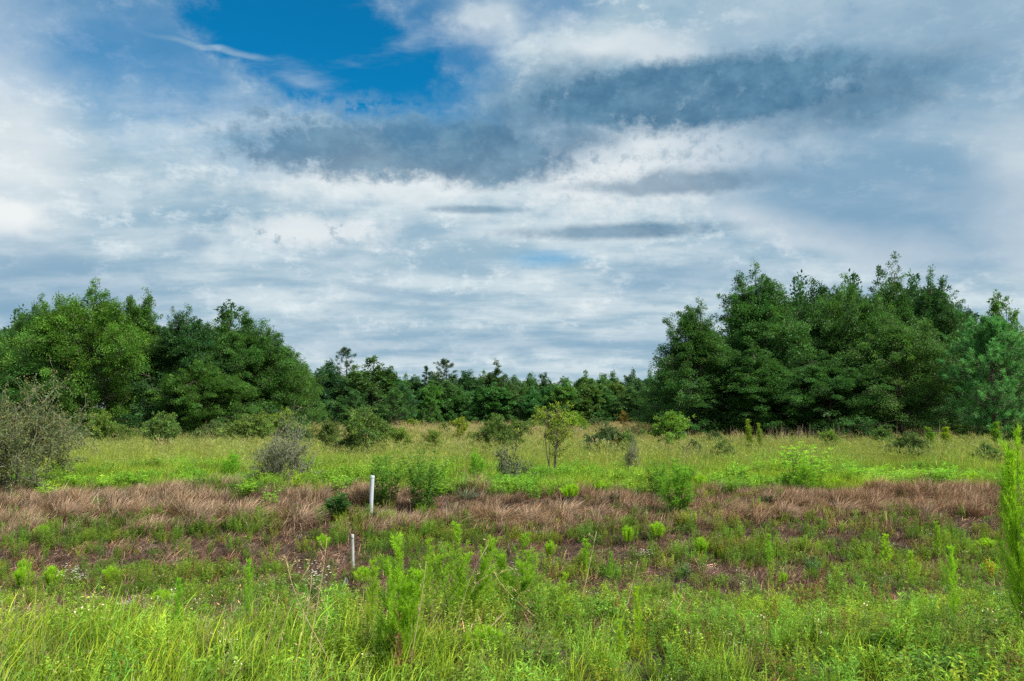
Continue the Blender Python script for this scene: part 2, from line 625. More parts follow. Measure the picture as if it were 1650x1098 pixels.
# ---- trees
def make_tree(seed, H=12.0, cb=0.08, prof=None, n_limb=60, clumps=8, per=90, ll=0.16, lw=0.085,
              rc=0.55, base=(0.05, 0.09, 0.02), trunk_r=0.16, rise=(0.15, 0.9), spread=0.33, leaders=6,
              flat=0.7, droop=0.3, trunks=1, clumpvar=0.22, hue=0.07, slope=0.30):
    rng = np.random.default_rng(seed)
    wood, fol = Geo(), Geo()
    top = H * 0.9
    tr = curve_pts((0, 0, -0.2), (rng.normal(0, 0.25), rng.normal(0, 0.25), top), rng, 0.02, 9)
    wood.tube(tr, np.linspace(trunk_r, trunk_r * 0.2, 9), 7)
    for _ in range(trunks - 1):
        a = rng.uniform(0, 6.28)
        t2 = curve_pts((0.1 * math.cos(a), 0.1 * math.sin(a), -0.2),
                       (math.cos(a) * H * 0.12, math.sin(a) * H * 0.12, top * rng.uniform(.7, .95)), rng, 0.05, 7)
        wood.tube(t2, np.linspace(trunk_r * .7, trunk_r * .15, 7), 6)
    ends = []
    ga = rng.uniform(0, 6.28)
    # lopsided, lobed outline
    Rm = max(prof(u) for u in np.linspace(0, 1, 20))
    cap = lambda p: H * 0.93 * (1 - slope * min(1.25, math.hypot(p[0], p[1]) / Rm) ** 1.1)
    lob_a, lob_p = rng.uniform(0.10, 0.22, 4), rng.uniform(0, 6.28, 4)
    for i in range(n_limb):
        t = cb + (0.97 - cb) * ((i + rng.uniform(0, 1)) / n_limb)
        u = (t - cb) / (1 - cb)
        ga += 2.39996 + rng.normal(0, 0.35)
        R = prof(u) * (1 + sum(lob_a[k] * math.sin((k + 1) * ga + lob_p[k] + u * 5) for k in range(4)) * 0.8) * rng.uniform(0.75, 1.12)
        z0 = t * H * 0.86
        z0 = max(0.15, z0)
        f = min(1.0, z0 / top)
        p0 = tr[0] + (tr[-1] - tr[0]) * f
        el = rise[0] + 0.15 + (rise[1] - rise[0]) * u + rng.normal(0, 0.26)
        p1 = p0 + R * np.array([math.cos(ga), math.sin(ga), math.tan(min(el, 1.15)) * 0.75])
        p1[2] = min(max(p1[2], 0.25), cap(p1) * rng.uniform(0.90, 1.0))
        lp = curve_pts(p0, p1, rng, 0.07, 5, 0.06)
        wood.tube(lp, np.linspace(trunk_r * 0.34 * (1 - 0.6 * u), 0.012, 5), 4)
        for _ in range(clumps):
            s = rng.uniform(0.3, 1.05) ** 0.65
            k = s * 4
            k0 = min(3, int(k))
            q = lp[k0] + (lp[k0 + 1] - lp[k0]) * (k - k0)
            lat = np.clip(rng.normal(0, 0.55, 3), -0.85, 0.85) * spread * R * np.array([1, 1, 0.8])
            e = q + lat
            e[2] = min(max(e[2], 0.2), cap(e) * rng.uniform(0.94, 1.02))
            ends.append(e)
            if rng.random() < 0.5:
                wood.tube(curve_pts(lp[k0], e, rng, 0.08, 3), np.linspace(0.02, 0.006, 3), 3)
    # pointed leading shoots on top
    n_main = len(ends)
    for i in range(leaders):
        a = rng.uniform(0, 6.28)
        r = prof(0.7) * rng.uniform(0.1, 0.95)
        p0 = np.array([math.cos(a) * r, math.sin(a) * r, 0.0])
        p0[2] = cap(p0) - H * rng.uniform(0.05, 0.12)
        p1 = p0 + np.array([rng.normal(0, .18) + math.cos(a) * .25, rng.normal(0, .18) + math.sin(a) * .25, H * rng.uniform(0.09, 0.17)])
        if i == 0:
            p0, p1 = np.array([tr[-1][0], tr[-1][1], H * .80]), np.array([tr[-1][0], tr[-1][1], H])
        wood.tube(curve_pts(p0, p1, rng, 0.05, 4), np.linspace(0.03, 0.008, 4), 3)
        for s in np.linspace(0, 1, 13):
            ends.append(p0 + (p1 - p0) * s + rng.normal(0, 0.48 * (1.12 - s), 3) * np.array([1, 1, .4]))
    ends = np.array(ends)
    ne = len(ends)
    crc = rc * rng.uniform(0.55, 1.25, ne)
    crc[n_main:] *= 0.62
    cval = np.exp(rng.normal(0, clumpvar, ne))
    chue = rng.normal(0, hue, ne)
    cnt = np.maximum(8, (per * rng.uniform(0.5, 1.4, ne)).astype(int))
    cnt[n_main:] = np.maximum(8, cnt[n_main:] * 0.45)
    idx = np.repeat(np.arange(ne), cnt)
    n = len(idx)
    off = rng.normal(0, 1, (n, 3))
    off = unit(off) * (rng.uniform(0, 1, (n, 1)) ** 0.45)
    # sprays: squeeze the cloud along a twig direction so that it reads as twigs
    out = ends.copy()
    out[:, 2] = ends[:, 2] * 0.15
    tw = unit(unit(out) + rng.normal(0, 0.5, (ne, 3)) + np.array([0, 0, 0.15]))
    along = (off * tw[idx]).sum(1, keepdims=True)
    off = off * 0.75 + along * tw[idx] * 0.7
    off[:, 2] *= flat
    pos = ends[idx] + off * crc[idx][:, None]
    pos[:, 2] = np.maximum(pos[:, 2] - droop * crc[idx] * (off[:, 0] ** 2 + off[:, 1] ** 2), 0.08)
    d = off * 0.8 + tw[idx] * 0.6 + rng.normal(0, 0.45, (n, 3))
    d[:, 2] -= 0.25
    nrm = rng.normal(0, 0.55, (n, 3)) + np.array([0, 0, 1.0])
    c = jitter_col(rng, base, n, 0.10, 0.16)
    c = c * cval[idx][:, None]
    c = c * np.stack([1 + chue[idx], np.ones(n), 1 - chue[idx] * 0.4], 1)
    fol.leaves(pos, d, nrm, ll * rng.uniform(0.7, 1.3, n), lw * rng.uniform(0.7, 1.3, n), np.clip(c, .003, .8))
    return {'H': H, 'W': 2 * float(np.percentile(np.hypot(pos[:, 0], pos[:, 1]), 97)),
            'parts': [('trunk', wood.mesh("trunk", [M_BARK], True)), ('crown', fol.mesh("crown", [M_LEAF]))]}


def make_pine(seed, H=10.0, cb=0.1, prof=None, n_limb=45, tufts=6, per=26, nl=0.3, nw=0.022,
              base=(0.05, 0.10, 0.025), trunk_r=0.12, rise=0.35, tuft_r=0.3):
    rng = np.random.default_rng(seed)
    wood, fol = Geo(), Geo()
    tr = curve_pts((0, 0, -0.2), (rng.normal(0, .15), rng.normal(0, .15), H * 0.97), rng, 0.012, 9)
    wood.tube(tr, np.linspace(trunk_r, trunk_r * 0.15, 9), 7)
    ends, dirs = [np.array(tr[-1]) + np.array([0, 0, -.1])], [np.array([0, 0, 1.0])]
    ga = 0.0
    for i in range(n_limb):
        t = cb + (0.98 - cb) * ((i + rng.uniform(0, 1)) / n_limb)
        u = (t - cb) / (1 - cb)
        ga += 2.39996 + rng.normal(0, 0.4)
        R = prof(u) * rng.uniform(0.65, 1.15)
        p0 = tr[0] + (tr[-1] - tr[0]) * t
        el = rise + 0.7 * u * u + rng.normal(0, .12)
        dr = np.array([math.cos(ga) * math.cos(el), math.sin(ga) * math.cos(el), math.sin(el)])
        p1 = p0 + dr * R
        p1[2] = max(p1[2], 0.25)
        lp = curve_pts(p0, p1, rng, 0.05, 4, -0.06)
        wood.tube(lp, np.linspace(trunk_r * .3 * (1 - .6 * u) + .01, 0.01, 4), 4)
        for k in range(tufts):
            s = 1.0 if k == 0 else rng.uniform(0.35, 1.0)
            e = p0 + (p1 - p0) * s + (rng.normal(0, 0.16 * R, 3) if k else 0)
            e[2] = max(e[2], 0.2)
            ends.append(e)
            dd = dr + np.array([0, 0, 0.55]) + rng.normal(0, .35, 3)
            dirs.append(dd)
            if k:
                wood.tube(curve_pts(p0 + (p1 - p0) * max(0.1, s - 0.25), e, rng, 0.05, 3), np.linspace(.014, .006, 3), 3)
    ends, dirs = np.array(ends), unit(np.array(dirs))
    ne = len(ends)
    idx = np.repeat(np.arange(ne), per)
    n = len(idx)
    s = rng.uniform(-0.5, 0.5, (n, 1))
    pos = ends[idx] + dirs[idx] * s * tuft_r * 1.4
    d = dirs[idx] * 0.75 + unit(rng.normal(0, 1, (n, 3)))
    nrm = rng.normal(0, 1, (n, 3))
    c = jitter_col(rng, base, n, 0.08, 0.15) * np.exp(rng.normal(0, .22, ne))[idx][:, None]
    fol.leaves(pos, d, nrm, nl * rng.uniform(.7, 1.2, n), nw, c, shape=0.4, bend=0.1)
    return {'H': H, 'W': 2 * float(np.percentile(np.hypot(pos[:, 0], pos[:, 1]), 97)),
            'parts': [('trunk', wood.mesh("trunk", [M_BARK], True)), ('crown', fol.mesh("crown", [M_NEEDLE]))]}


dome = lambda R: (lambda u: R * math.sqrt(max(0.05, 1 - (u * 1.0 - 0.28) ** 2 / 0.6)))
cone = lambda R, p=0.8: (lambda u: R * max(0.06, (1 - u)) ** p)
ovalp = lambda R: (lambda u: R * max(0.12, math.sin(math.pi * (0.18 + 0.8 * u))))

GREEN = (0.060, 0.142, 0.031)
T = {
    'oak': make_tree(1, 12, 0.02, dome(4.4), 84, 9, 160, 0.135, 0.074, 0.70, (0.072, 0.162, 0.027), leaders=14),
    'oak_b': make_tree(2, 12, 0.02, dome(4.0), 76, 9, 160, 0.135, 0.074, 0.68, GREEN, leaders=14),
    'conic': make_tree(3, 12, 0.02, cone(3.9, 0.5), 86, 9, 150, 0.132, 0.066, 0.56, GREEN, rise=(0.1, 0.8), leaders=10, slope=0.52),
    'conic_b': make_tree(4, 12, 0.02, cone(3.6, 0.42), 84, 9, 150, 0.132, 0.066, 0.54, (0.054, 0.136, 0.037), rise=(0.15, 0.95), leaders=12, slope=0.46),
    'spire': make_tree(5, 12, 0.03, cone(2.8, 0.55), 66, 7, 120, 0.132, 0.064, 0.48, GREEN, rise=(0.3, 1.0), leaders=6, spread=0.4, slope=0.62),
    'airy': make_tree(6, 12, 0.22, dome(3.2), 40, 6, 64, 0.22, 0.12, 0.58, GREEN, rise=(0.3, 0.9), leaders=8, spread=0.4),
    'wood': make_tree(7, 9, 0.03, dome(2.7), 56, 8, 60, 0.23, 0.125, 0.58, (0.052, 0.124, 0.044), leaders=5),
    'wood_b': make_tree(8, 9, 0.03, cone(2.6, 0.6), 54, 8, 56, 0.22, 0.11, 0.5, (0.052, 0.128, 0.048), leaders=4),
    'wood_c': make_tree(9, 9, 0.04, ovalp(2.3), 52, 8, 56, 0.22, 0.12, 0.52, (0.060, 0.135, 0.040), leaders=6),
    'gappy': make_tree(10, 11, 0.35, dome(3.0), 22, 5, 60, 0.27, 0.15, 0.62, (0.048, 0.11, 0.034), rise=(0.2, 0.8), leaders=5, spread=0.35),
    'forked': make_tree(11, 12, 0.5, ovalp(1.9), 18, 5, 55, 0.27, 0.15, 0.6, (0.046, 0.10, 0.034), rise=(0.5, 1.0), leaders=4, trunks=2),
    'pine_tall': make_pine(12, 13, 0.52, ovalp(1.9), 22, 5, 34, 0.36, 0.045, (0.042, 0.096, 0.034), 0.15, 0.2, 0.35),
    'pine_slim': make_pine(13, 12, 0.5, ovalp(1.0), 18, 4, 34, 0.34, 0.045, (0.042, 0.096, 0.034), 0.11, 0.3, 0.3),
    'pine_young': make_pine(14, 6, 0.04, cone(2.2, 0.75), 52, 6, 30, 0.30, 0.036, (0.062, 0.155, 0.036), 0.08, 0.45, 0.3),
    'pine_young_b': make_pine(15, 6, 0.04, ovalp(1.9), 52, 6, 30, 0.30, 0.036, (0.060, 0.15, 0.04), 0.08, 0.5, 0.3),
    'pine_big': make_pine(16, 9, 0.05, ovalp(3.2), 84, 13, 60, 0.27, 0.028, (0.062, 0.165, 0.062), 0.14, 0.3, 0.3),
}


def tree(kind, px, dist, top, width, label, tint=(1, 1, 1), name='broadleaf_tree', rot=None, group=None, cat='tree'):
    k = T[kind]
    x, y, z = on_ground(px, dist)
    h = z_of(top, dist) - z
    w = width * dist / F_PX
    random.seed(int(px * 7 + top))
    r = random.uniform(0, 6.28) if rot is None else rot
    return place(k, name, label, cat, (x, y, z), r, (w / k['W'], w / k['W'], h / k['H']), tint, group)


LIT = (1.35, 1.28, 0.9)
left = 'trees of the grove behind the grey thicket'
right = 'trees of the tall dark grove beyond the field'
for a in [
    ('oak_b', -45, 62, 492, 170, 'dark leafy tree rising straight behind the big grey thicket', (0.9, 1, 1), left),
    ('oak', 55, 66, 478, 150, 'dark rounded tree behind the brightest yellow-green oak', (.85, .95, 1), left),
    ('oak', 138, 58, 452, 215, 'tallest yellow-green oak of the grove behind the grey thicket', (1.18, 1.18, .9), left),
    ('conic', 212, 62, 466, 160, 'mid-green pointed tree touching the right flank of the yellow-green oak', (1.15, 1.12, .9), left),
    ('spire', 272, 64, 498, 90, 'narrow pointed tree squeezed in the middle of the grove', (.95, 1, 1), left),
    ('conic_b', 298, 60, 494, 175, 'dense grey-green tree beside the narrow pointed one', (.78, .84, .95), left),
    ('airy', 366, 64, 486, 150, 'open-crowned tree whose tufted twigs show against the sky', (.9, .95, .9), left),
    ('oak_b', 388, 62, 503, 175, 'broad dark tree below the open tufted crown', (.9, .97, .9), left),
    ('oak_b', 430, 64, 528, 150, 'rounded tree on the shoulder of the grove', (1.05, 1.05, .9), left),
    ('oak', 466, 68, 572, 110, 'low tree where the grove slopes down to the distant wood', (1.0, 1.0, .95), left),
    ('conic', 60, 56, 552, 190, 'low dark tree skirting the grove just behind the grey thicket', (.85, .95, .95), left),
    ('oak_b', 330, 57, 575, 170, 'low leafy tree in front of the dense grey-green one', (1.15, 1.12, .9), left),
    ('conic', 1120, 60, 485, 190, 'pointed grey-green tree at the open end of the tall dark grove', (.95, 1, 1.05), right),
    ('spire', 1080, 66, 575, 100, 'small slender tree leaning out from the end of the tall dark grove', (.9, .95, 1), right),
    ('conic_b', 1228, 62, 424, 200, 'tall dark tree with a rounded pointed top beside the grey-green one', (1.12, 1.15, 1), right),
    ('oak_b', 1320, 66, 450, 190, 'dark tree with a flat bristly top in the middle of the tall grove', (.68, .78, .9), right),
    ('oak', 1372, 62, 445, 200, 'broad dark tree with a domed top in the middle of the tall grove', (.88, .95, 1.25), right),
    ('spire', 1447, 64, 413, 150, 'tallest tree of the dark grove with a thin spire top', (.8, .88, .95), right),
    ('conic_b', 1512, 66, 435, 170, 'dark tree with an uneven pointed top beside the thin spire', (.88, .95, 1), right),
    ('oak', 1450, 57, 497, 215, 'yellow-flecked dark oak at the front of the tall grove', (.95, .95, 1.25), right),
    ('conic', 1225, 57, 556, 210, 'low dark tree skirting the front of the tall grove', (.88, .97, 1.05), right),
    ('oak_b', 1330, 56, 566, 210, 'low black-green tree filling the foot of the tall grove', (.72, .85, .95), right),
    ('airy', 1622, 66, 470, 110, 'yellow-green open-crowned tree rising behind the bushy pine', (1.5, 1.4, .9), right),
    ('oak_b', 1560, 70, 490, 150, 'dark tree half hidden behind the bushy pine', (.8, .9, 1), right),
]:
    tree(a[0], a[1], a[2], a[3], a[4], a[5], a[6], group=a[7])
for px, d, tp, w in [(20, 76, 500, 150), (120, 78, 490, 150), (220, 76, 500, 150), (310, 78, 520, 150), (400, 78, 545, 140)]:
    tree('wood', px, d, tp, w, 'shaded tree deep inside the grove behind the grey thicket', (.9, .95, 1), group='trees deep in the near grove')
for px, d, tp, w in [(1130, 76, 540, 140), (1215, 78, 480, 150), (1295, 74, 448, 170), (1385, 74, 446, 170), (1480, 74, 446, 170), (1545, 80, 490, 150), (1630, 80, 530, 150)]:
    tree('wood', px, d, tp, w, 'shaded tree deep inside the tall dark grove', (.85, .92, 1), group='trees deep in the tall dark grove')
tree('pine_big', 1605, 52, 512, 150, 'large bushy long-needled pine beside the tall dark grove', (1.6, 1.7, 1.25), 'pine_tree')

# the distant wood across the field
for a in [
    ('wood_b', 522, 108, 582, 80, 'dark pointed tree at the near end of the distant wood', (.8, .9, 1)),
    ('pine_tall', 553, 112, 558, 50, 'tall pine with a bare trunk behind the rounded tree of the wood', (.85, .9, .9)),
    ('gappy', 603, 108, 576, 110, 'rounded broad tree with sky holes in the distant wood', (1.25, 1.2, .95)),
    ('wood_c', 575, 112, 588, 70, 'mid-green rounded tree behind the tall young pine', (1.3, 1.25, .95)),
    ('wood', 628, 112, 594, 74, 'mid-green broad tree beside the one with sky holes', (1.25, 1.25, .95)),
    ('pine_slim', 683, 116, 588, 30, 'thin pine standing free above the distant wood', (.85, .9, .95)),
    ('pine_tall', 716, 116, 577, 55, 'tall pine with round needle tufts above the distant wood', (.9, .95, .9)),
    ('wood_b', 752, 116, 597, 70, 'dense pointed tree beside the round-tufted pine', (1, 1, 1)),
    ('forked', 800, 116, 583, 60, 'two-headed tall tree with gaps in the distant wood', (1.1, 1, .9)),
    ('wood_c', 852, 118, 602, 44, 'small dark rounded top just past the two-headed tree', (.9, 1, 1)),
    ('gappy', 882, 120, 602, 60, 'flat wide thin crown showing above the distant wood', (.9, .95, 1)),
    ('pine_slim', 938, 122, 610, 34, 'short thin pine top above the lowest stretch of the distant wood', (.9, .95, 1)),
    ('forked', 990, 120, 600, 52, 'umbrella-shaped thin crown on a bare stem in the distant wood', (.85, .9, 1)),
    ('wood_c', 972, 118, 608, 50, 'olive rounded tree beside the umbrella-shaped crown', (1.25, 1.15, .9)),
]:
    nm = 'pine_tree' if 'pine' in a[0] else 'broadleaf_tree'
    tree(a[0], a[1], a[2], a[3], a[4], a[5], a[6], nm, group='taller trees of the distant wood')
rr = random.Random(5)
for i in range(27):
    px = 478 + i * 22.5 + rr.uniform(-7, 7)
    kd = rr.choice(['wood', 'wood_b', 'wood_c'])
    tree(kd, px, rr.uniform(106, 114), rr.uniform(604, 628), rr.uniform(48, 68),
         {'wood': 'dense round-topped', 'wood_b': 'dense pointed', 'wood_c': 'dense egg-shaped'}[kd] + ' dark green tree in the front rank of the distant wood', (rr.uniform(1.0, 1.65), rr.uniform(1.1, 1.5), rr.uniform(.9, 1.15)),
         group='front rank of the distant wood')
for i in range(24):
    px = 470 + i * 26 + rr.uniform(-8, 8)
    kd = rr.choice(['wood', 'wood_b', 'wood_c'])
    tree(kd, px, rr.uniform(119, 126), rr.uniform(595, 611), rr.uniform(50, 70),
         {'wood': 'rounded', 'wood_b': 'pointed', 'wood_c': 'narrow rounded'}[kd] + ' dark tree top showing over the front rank of the distant wood', (rr.uniform(.95, 1.3), rr.uniform(1.0, 1.25), rr.uniform(.9, 1.2)),
         group='rear rank of the distant wood')
for a in [
    ('pine_young', 510, 88, 642, 44, 'young pine beside the sloping end of the grove', (.95, 1.05, 1)),
    ('pine_young', 546, 92, 640, 52, 'young pine behind the yellow-topped shrub', (.95, .95, 1)),
    ('pine_young_b', 574, 92, 630, 56, 'tall young pine at the edge of the field below the rounded tree', (.95, 1, .95)),
    ('pine_young_b', 640, 84, 628, 62, 'bushy wide young pine in front of the distant wood', (1, 1, .85)),
    ('pine_young', 692, 84, 630, 50, 'bright green upright young pine in front of the distant wood', (1.15, 1.2, .85)),
    ('pine_young', 728, 90, 662, 36, 'little pine at the foot of the distant wood beside the bright upright one', (1, 1.1, .9)),
    ('pine_young', 1044, 74, 650, 44, 'young pine with pale upright shoots near the tall dark grove', (1.2, 1.2, .9)),
]:
    tree(a[0], a[1], a[2], a[3], a[4], a[5], a[6], 'young_pine', group='young pines at the field edge')

# ------------------------------------------------------------------ ground
def build_ground():
    ys = np.concatenate([np.arange(-40, 3, 2.5), np.arange(3, 26, 0.22), np.arange(26, 70, 1.2), np.arange(70, 200, 8),
                         np.geomspace(210, 6000, 14)])
    xp = np.concatenate([np.arange(0, 22, 0.25), np.arange(22, 80, 2.5), np.geomspace(84, 6000, 18)])
    xs = np.concatenate([-xp[:0:-1], xp])
    X, Y = np.meshgrid(xs, ys)
    Z = height(X, Y)
    v = np.stack([X, Y, Z], -1).reshape(-1, 3)
    ny, nx = X.shape
    i = (np.arange(ny - 1)[:, None] * nx + np.arange(nx - 1)[None]).ravel()
    q = np.stack([i, i + 1, i + nx + 1, i + nx], 1)
    me = mesh_from("ground", v, q.ravel(), np.full(len(q), 4), None, [ground_material()], True)
    o = bpy.data.objects.new("ground", me)
    col.objects.link(o)
    o['kind'] = 'structure'
    o['label'] = 'brown earth of the ditch, bank and field'


build_ground()


# ------------------------------------------------------------------ shrubs and plants
def make_bare_bush(seed, H=2.4, W=3.0, stems=16, leaf_n=1500, leaf_col=(0.09, 0.10, 0.035), kids=6, r0=0.016):
    rng = np.random.default_rng(seed)
    wood, fol = Geo(), Geo()
    tips = []

    def grow(p0, d, L, r, depth):
        p1 = p0 + d * L
        if p1[2] < 0.1:
            p1[2] = 0.1
        pts = curve_pts(p0, p1, rng, 0.09, 4, 0.04)
        wood.tube(pts, np.linspace(r, max(r * 0.45, 0.0032), 4), 3)
        if depth == 0:
            tips.append(pts)
            return
        for _ in range(kids if depth > 1 else kids + 1):
            s = rng.uniform(0.3, 1.0)
            k = s * 3
            k0 = min(2, int(k))
            q = pts[k0] + (pts[k0 + 1] - pts[k0]) * (k - k0)
            dd = unit(d + rng.normal(0, 0.62, 3) + np.array([0, 0, 0.05]))
            grow(q, dd, L * rng.uniform(0.4, 0.68), max(r * 0.55, 0.004), depth - 1)

    for i in range(stems):
        a = i * 2.4 + rng.normal(0, .3)
        sp = rng.uniform(0.1, 1.0)
        d = np.array([math.cos(a) * sp * W / 2, math.sin(a) * sp * W / 2, H * rng.uniform(0.55, 1.0) * (1.05 - 0.35 * sp)])
        L = np.linalg.norm(d) * 0.62
        grow(np.array([math.cos(a) * .15, math.sin(a) * .15, -0.05]), unit(d), L, r0, 2)
    tp = np.concatenate(tips)
    n = leaf_n
    k = rng.integers(0, len(tp), n)
    pos = tp[k] + rng.normal(0, 0.03, (n, 3))
    fol.leaves(pos, rng.normal(0, 1, (n, 3)), rng.normal(0, 1, (n, 3)) + np.array([0, 0, .6]), rng.uniform(.035, .075, n), 0.026,
               jitter_col(rng, leaf_col, n, .2, .3))
    return {'H': float(np.percentile(tp[:, 2], 98)), 'W': 2 * float(np.percentile(np.hypot(tp[:, 0], tp[:, 1]), 96)),
            'parts': [('twigs', wood.mesh("twigs", [M_GREYTWIG], True)), ('foliage', fol.mesh("foliage", [M_LEAF]))]}


def rename(k, a='stem', b='foliage'):
    (n0, m0), (n1, m1) = k['parts']
    m0.name, m1.name = a, b
    k['parts'] = [(a, m0), (b, m1)]
    return k


SH = dict(trunks=4, leaders=5, trunk_r=0.03, cb=0.06)
K = {
    'shrub': rename(make_tree(31, 2.4, prof=dome(1.2), n_limb=34, clumps=7, per=52, ll=.105, lw=.055, rc=.24, base=(.10, .175, .040), rise=(.4, 1.0), **SH)),
    'shrub_b': rename(make_tree(32, 2.4, prof=ovalp(0.95), n_limb=32, clumps=6, per=50, ll=.105, lw=.055, rc=.22, base=(.10, .17, .042), rise=(.5, 1.1), **SH)),
    'shrub_low': rename(make_tree(33, 1.6, prof=dome(1.25), n_limb=30, clumps=7, per=52, ll=.09, lw=.048, rc=.22, base=(.075, .13, .042), rise=(.3, .8), **SH)),
    'shrub_open': rename(make_tree(34, 2.4, prof=ovalp(1.0), n_limb=20, clumps=4, per=40, ll=.11, lw=.055, rc=.22, base=(.11, .185, .035), rise=(.4, 1.0),
                                   trunks=3, leaders=6, trunk_r=.03, cb=.22)),
    'sapling': rename(make_tree(35, 2.6, prof=ovalp(0.62), n_limb=26, clumps=5, per=20, ll=.09, lw=.036, rc=.15, base=(.13, .19, .035), rise=(.6, 1.2),
                                trunks=4, leaders=12, trunk_r=.04, cb=.40, spread=.45)),
    'bush_big': make_bare_bush(41, 2.6, 3.6, 28, 30000, (.10, .115, .045)),
    'bush_bare': make_bare_bush(42, 2.0, 1.9, 16, 5000, (.15, .165, .10)),
    'bush_small': make_bare_bush(43, 1.1, 1.1, 8, 900, (.055, .075, .03), 5, .010),
}


def make_fennel(seed, H=1.5, W=0.5, stems=1, threads=2600, base=(.085, .20, .022), tl=.055, tw=.005, low=.12, tipcol=1.35):
    """A feathery weed: upright stems, rising side shoots, thread-like leaves."""
    rng = np.random.default_rng(seed)
    st, fo = Geo(), Geo()
    shoots = []
    for i in range(stems):
        a = rng.uniform(0, 6.28)
        lean = W * .40 * (i > 0) * rng.uniform(.5, 1.2)
        h = H * (1 if i == 0 else rng.uniform(.65, .95))
        bo = .02 if i == 0 else W * rng.uniform(.05, .28)
        p = curve_pts((math.cos(a) * bo, math.sin(a) * bo, -.03), (math.cos(a) * lean, math.sin(a) * lean, h), rng, .015, 6)
        st.tube(p, np.linspace(.007, .0015, 6), 4)
        ns = int(34 / max(1, stems ** .5))
        for k in range(ns):
            t = low + (1 - low) * (k + rng.uniform(0, 1)) / ns
            q = p[0] + (p[-1] - p[0]) * t
            b = rng.uniform(0, 6.28)
            L = (W * .62) * (1 - t * .82) * rng.uniform(.6, 1.15) + .05
            e = q + np.array([math.cos(b) * L * .55, math.sin(b) * L * .55, L * 1.0])
            e[2] = min(e[2], h * 1.02)
            shoots.append((q, e))
            st.tube(np.array([q, (q + e) / 2 + np.array([0, 0, -.01]), e]), [.003, .002, .001], 3)
        shoots.append((p[0] + (p[-1] - p[0]) * .55, p[-1]))
        shoots.append((p[0] + (p[-1] - p[0]) * .8, p[-1]))
    A, B = np.array([s[0] for s in shoots]), np.array([s[1] for s in shoots])
    ln = np.linalg.norm(B - A, axis=1)
    k = rng.choice(len(A), threads, p=ln / ln.sum())
    s = rng.uniform(0.1, 1.0, (threads, 1))
    pos = A[k] + (B - A)[k] * s
    ax = unit((B - A)[k])
    d = ax * 0.9 + unit(rng.normal(0, 1, (threads, 3))) * .8
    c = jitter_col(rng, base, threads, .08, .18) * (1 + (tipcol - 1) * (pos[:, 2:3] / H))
    fo.leaves(pos, d, rng.normal(0, 1, (threads, 3)), tl * rng.uniform(.6, 1.3, threads), tw, c, .5)
    return {'H': H, 'W': W, 'parts': [('stem', st.mesh("stem", [M_GREENSTEM], True)), ('plume', fo.mesh("plume", [M_PLUME]))]}


def make_tuft(seed, H=.4, W=.32, threads=2200, base=(.20, .38, .02), tl=.07, tw=.005):
    """A young feathery weed: many upright shoots ending at one brush-like top."""
    rng = np.random.default_rng(seed)
    st, fo = Geo(), Geo()
    A, B = [], []
    for i in range(26):
        a, r = rng.uniform(0, 6.28), math.sqrt(rng.uniform(0, 1))
        q = np.array([math.cos(a) * r * W * .16, math.sin(a) * r * W * .16, -.02])
        e = np.array([math.cos(a) * r * W * .46, math.sin(a) * r * W * .46, H * (1 - .3 * r * r) * rng.uniform(.82, 1.0)])
        A.append(q)
        B.append(e)
        st.tube(np.array([q, q * .4 + e * .6 + np.array([math.cos(a), math.sin(a), 0]) * r * W * .04, e]), [.003, .0022, .001], 3)
    A, B = np.array(A), np.array(B)
    k = rng.integers(0, len(A), threads)
    s = rng.uniform(.22, 1.0, (threads, 1)) ** .75
    pos = A[k] + (B - A)[k] * s
    d = unit((B - A)[k]) * 1.15 + unit(rng.normal(0, 1, (threads, 3))) * .75
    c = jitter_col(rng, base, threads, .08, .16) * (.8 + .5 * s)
    fo.leaves(pos, d, rng.normal(0, 1, (threads, 3)), tl * rng.uniform(.6, 1.2, threads), tw, c, .5)
    return {'H': H, 'W': W, 'parts': [('stem', st.mesh("stem", [M_GREENSTEM], True)), ('plume', fo.mesh("plume", [M_PLUME]))]}


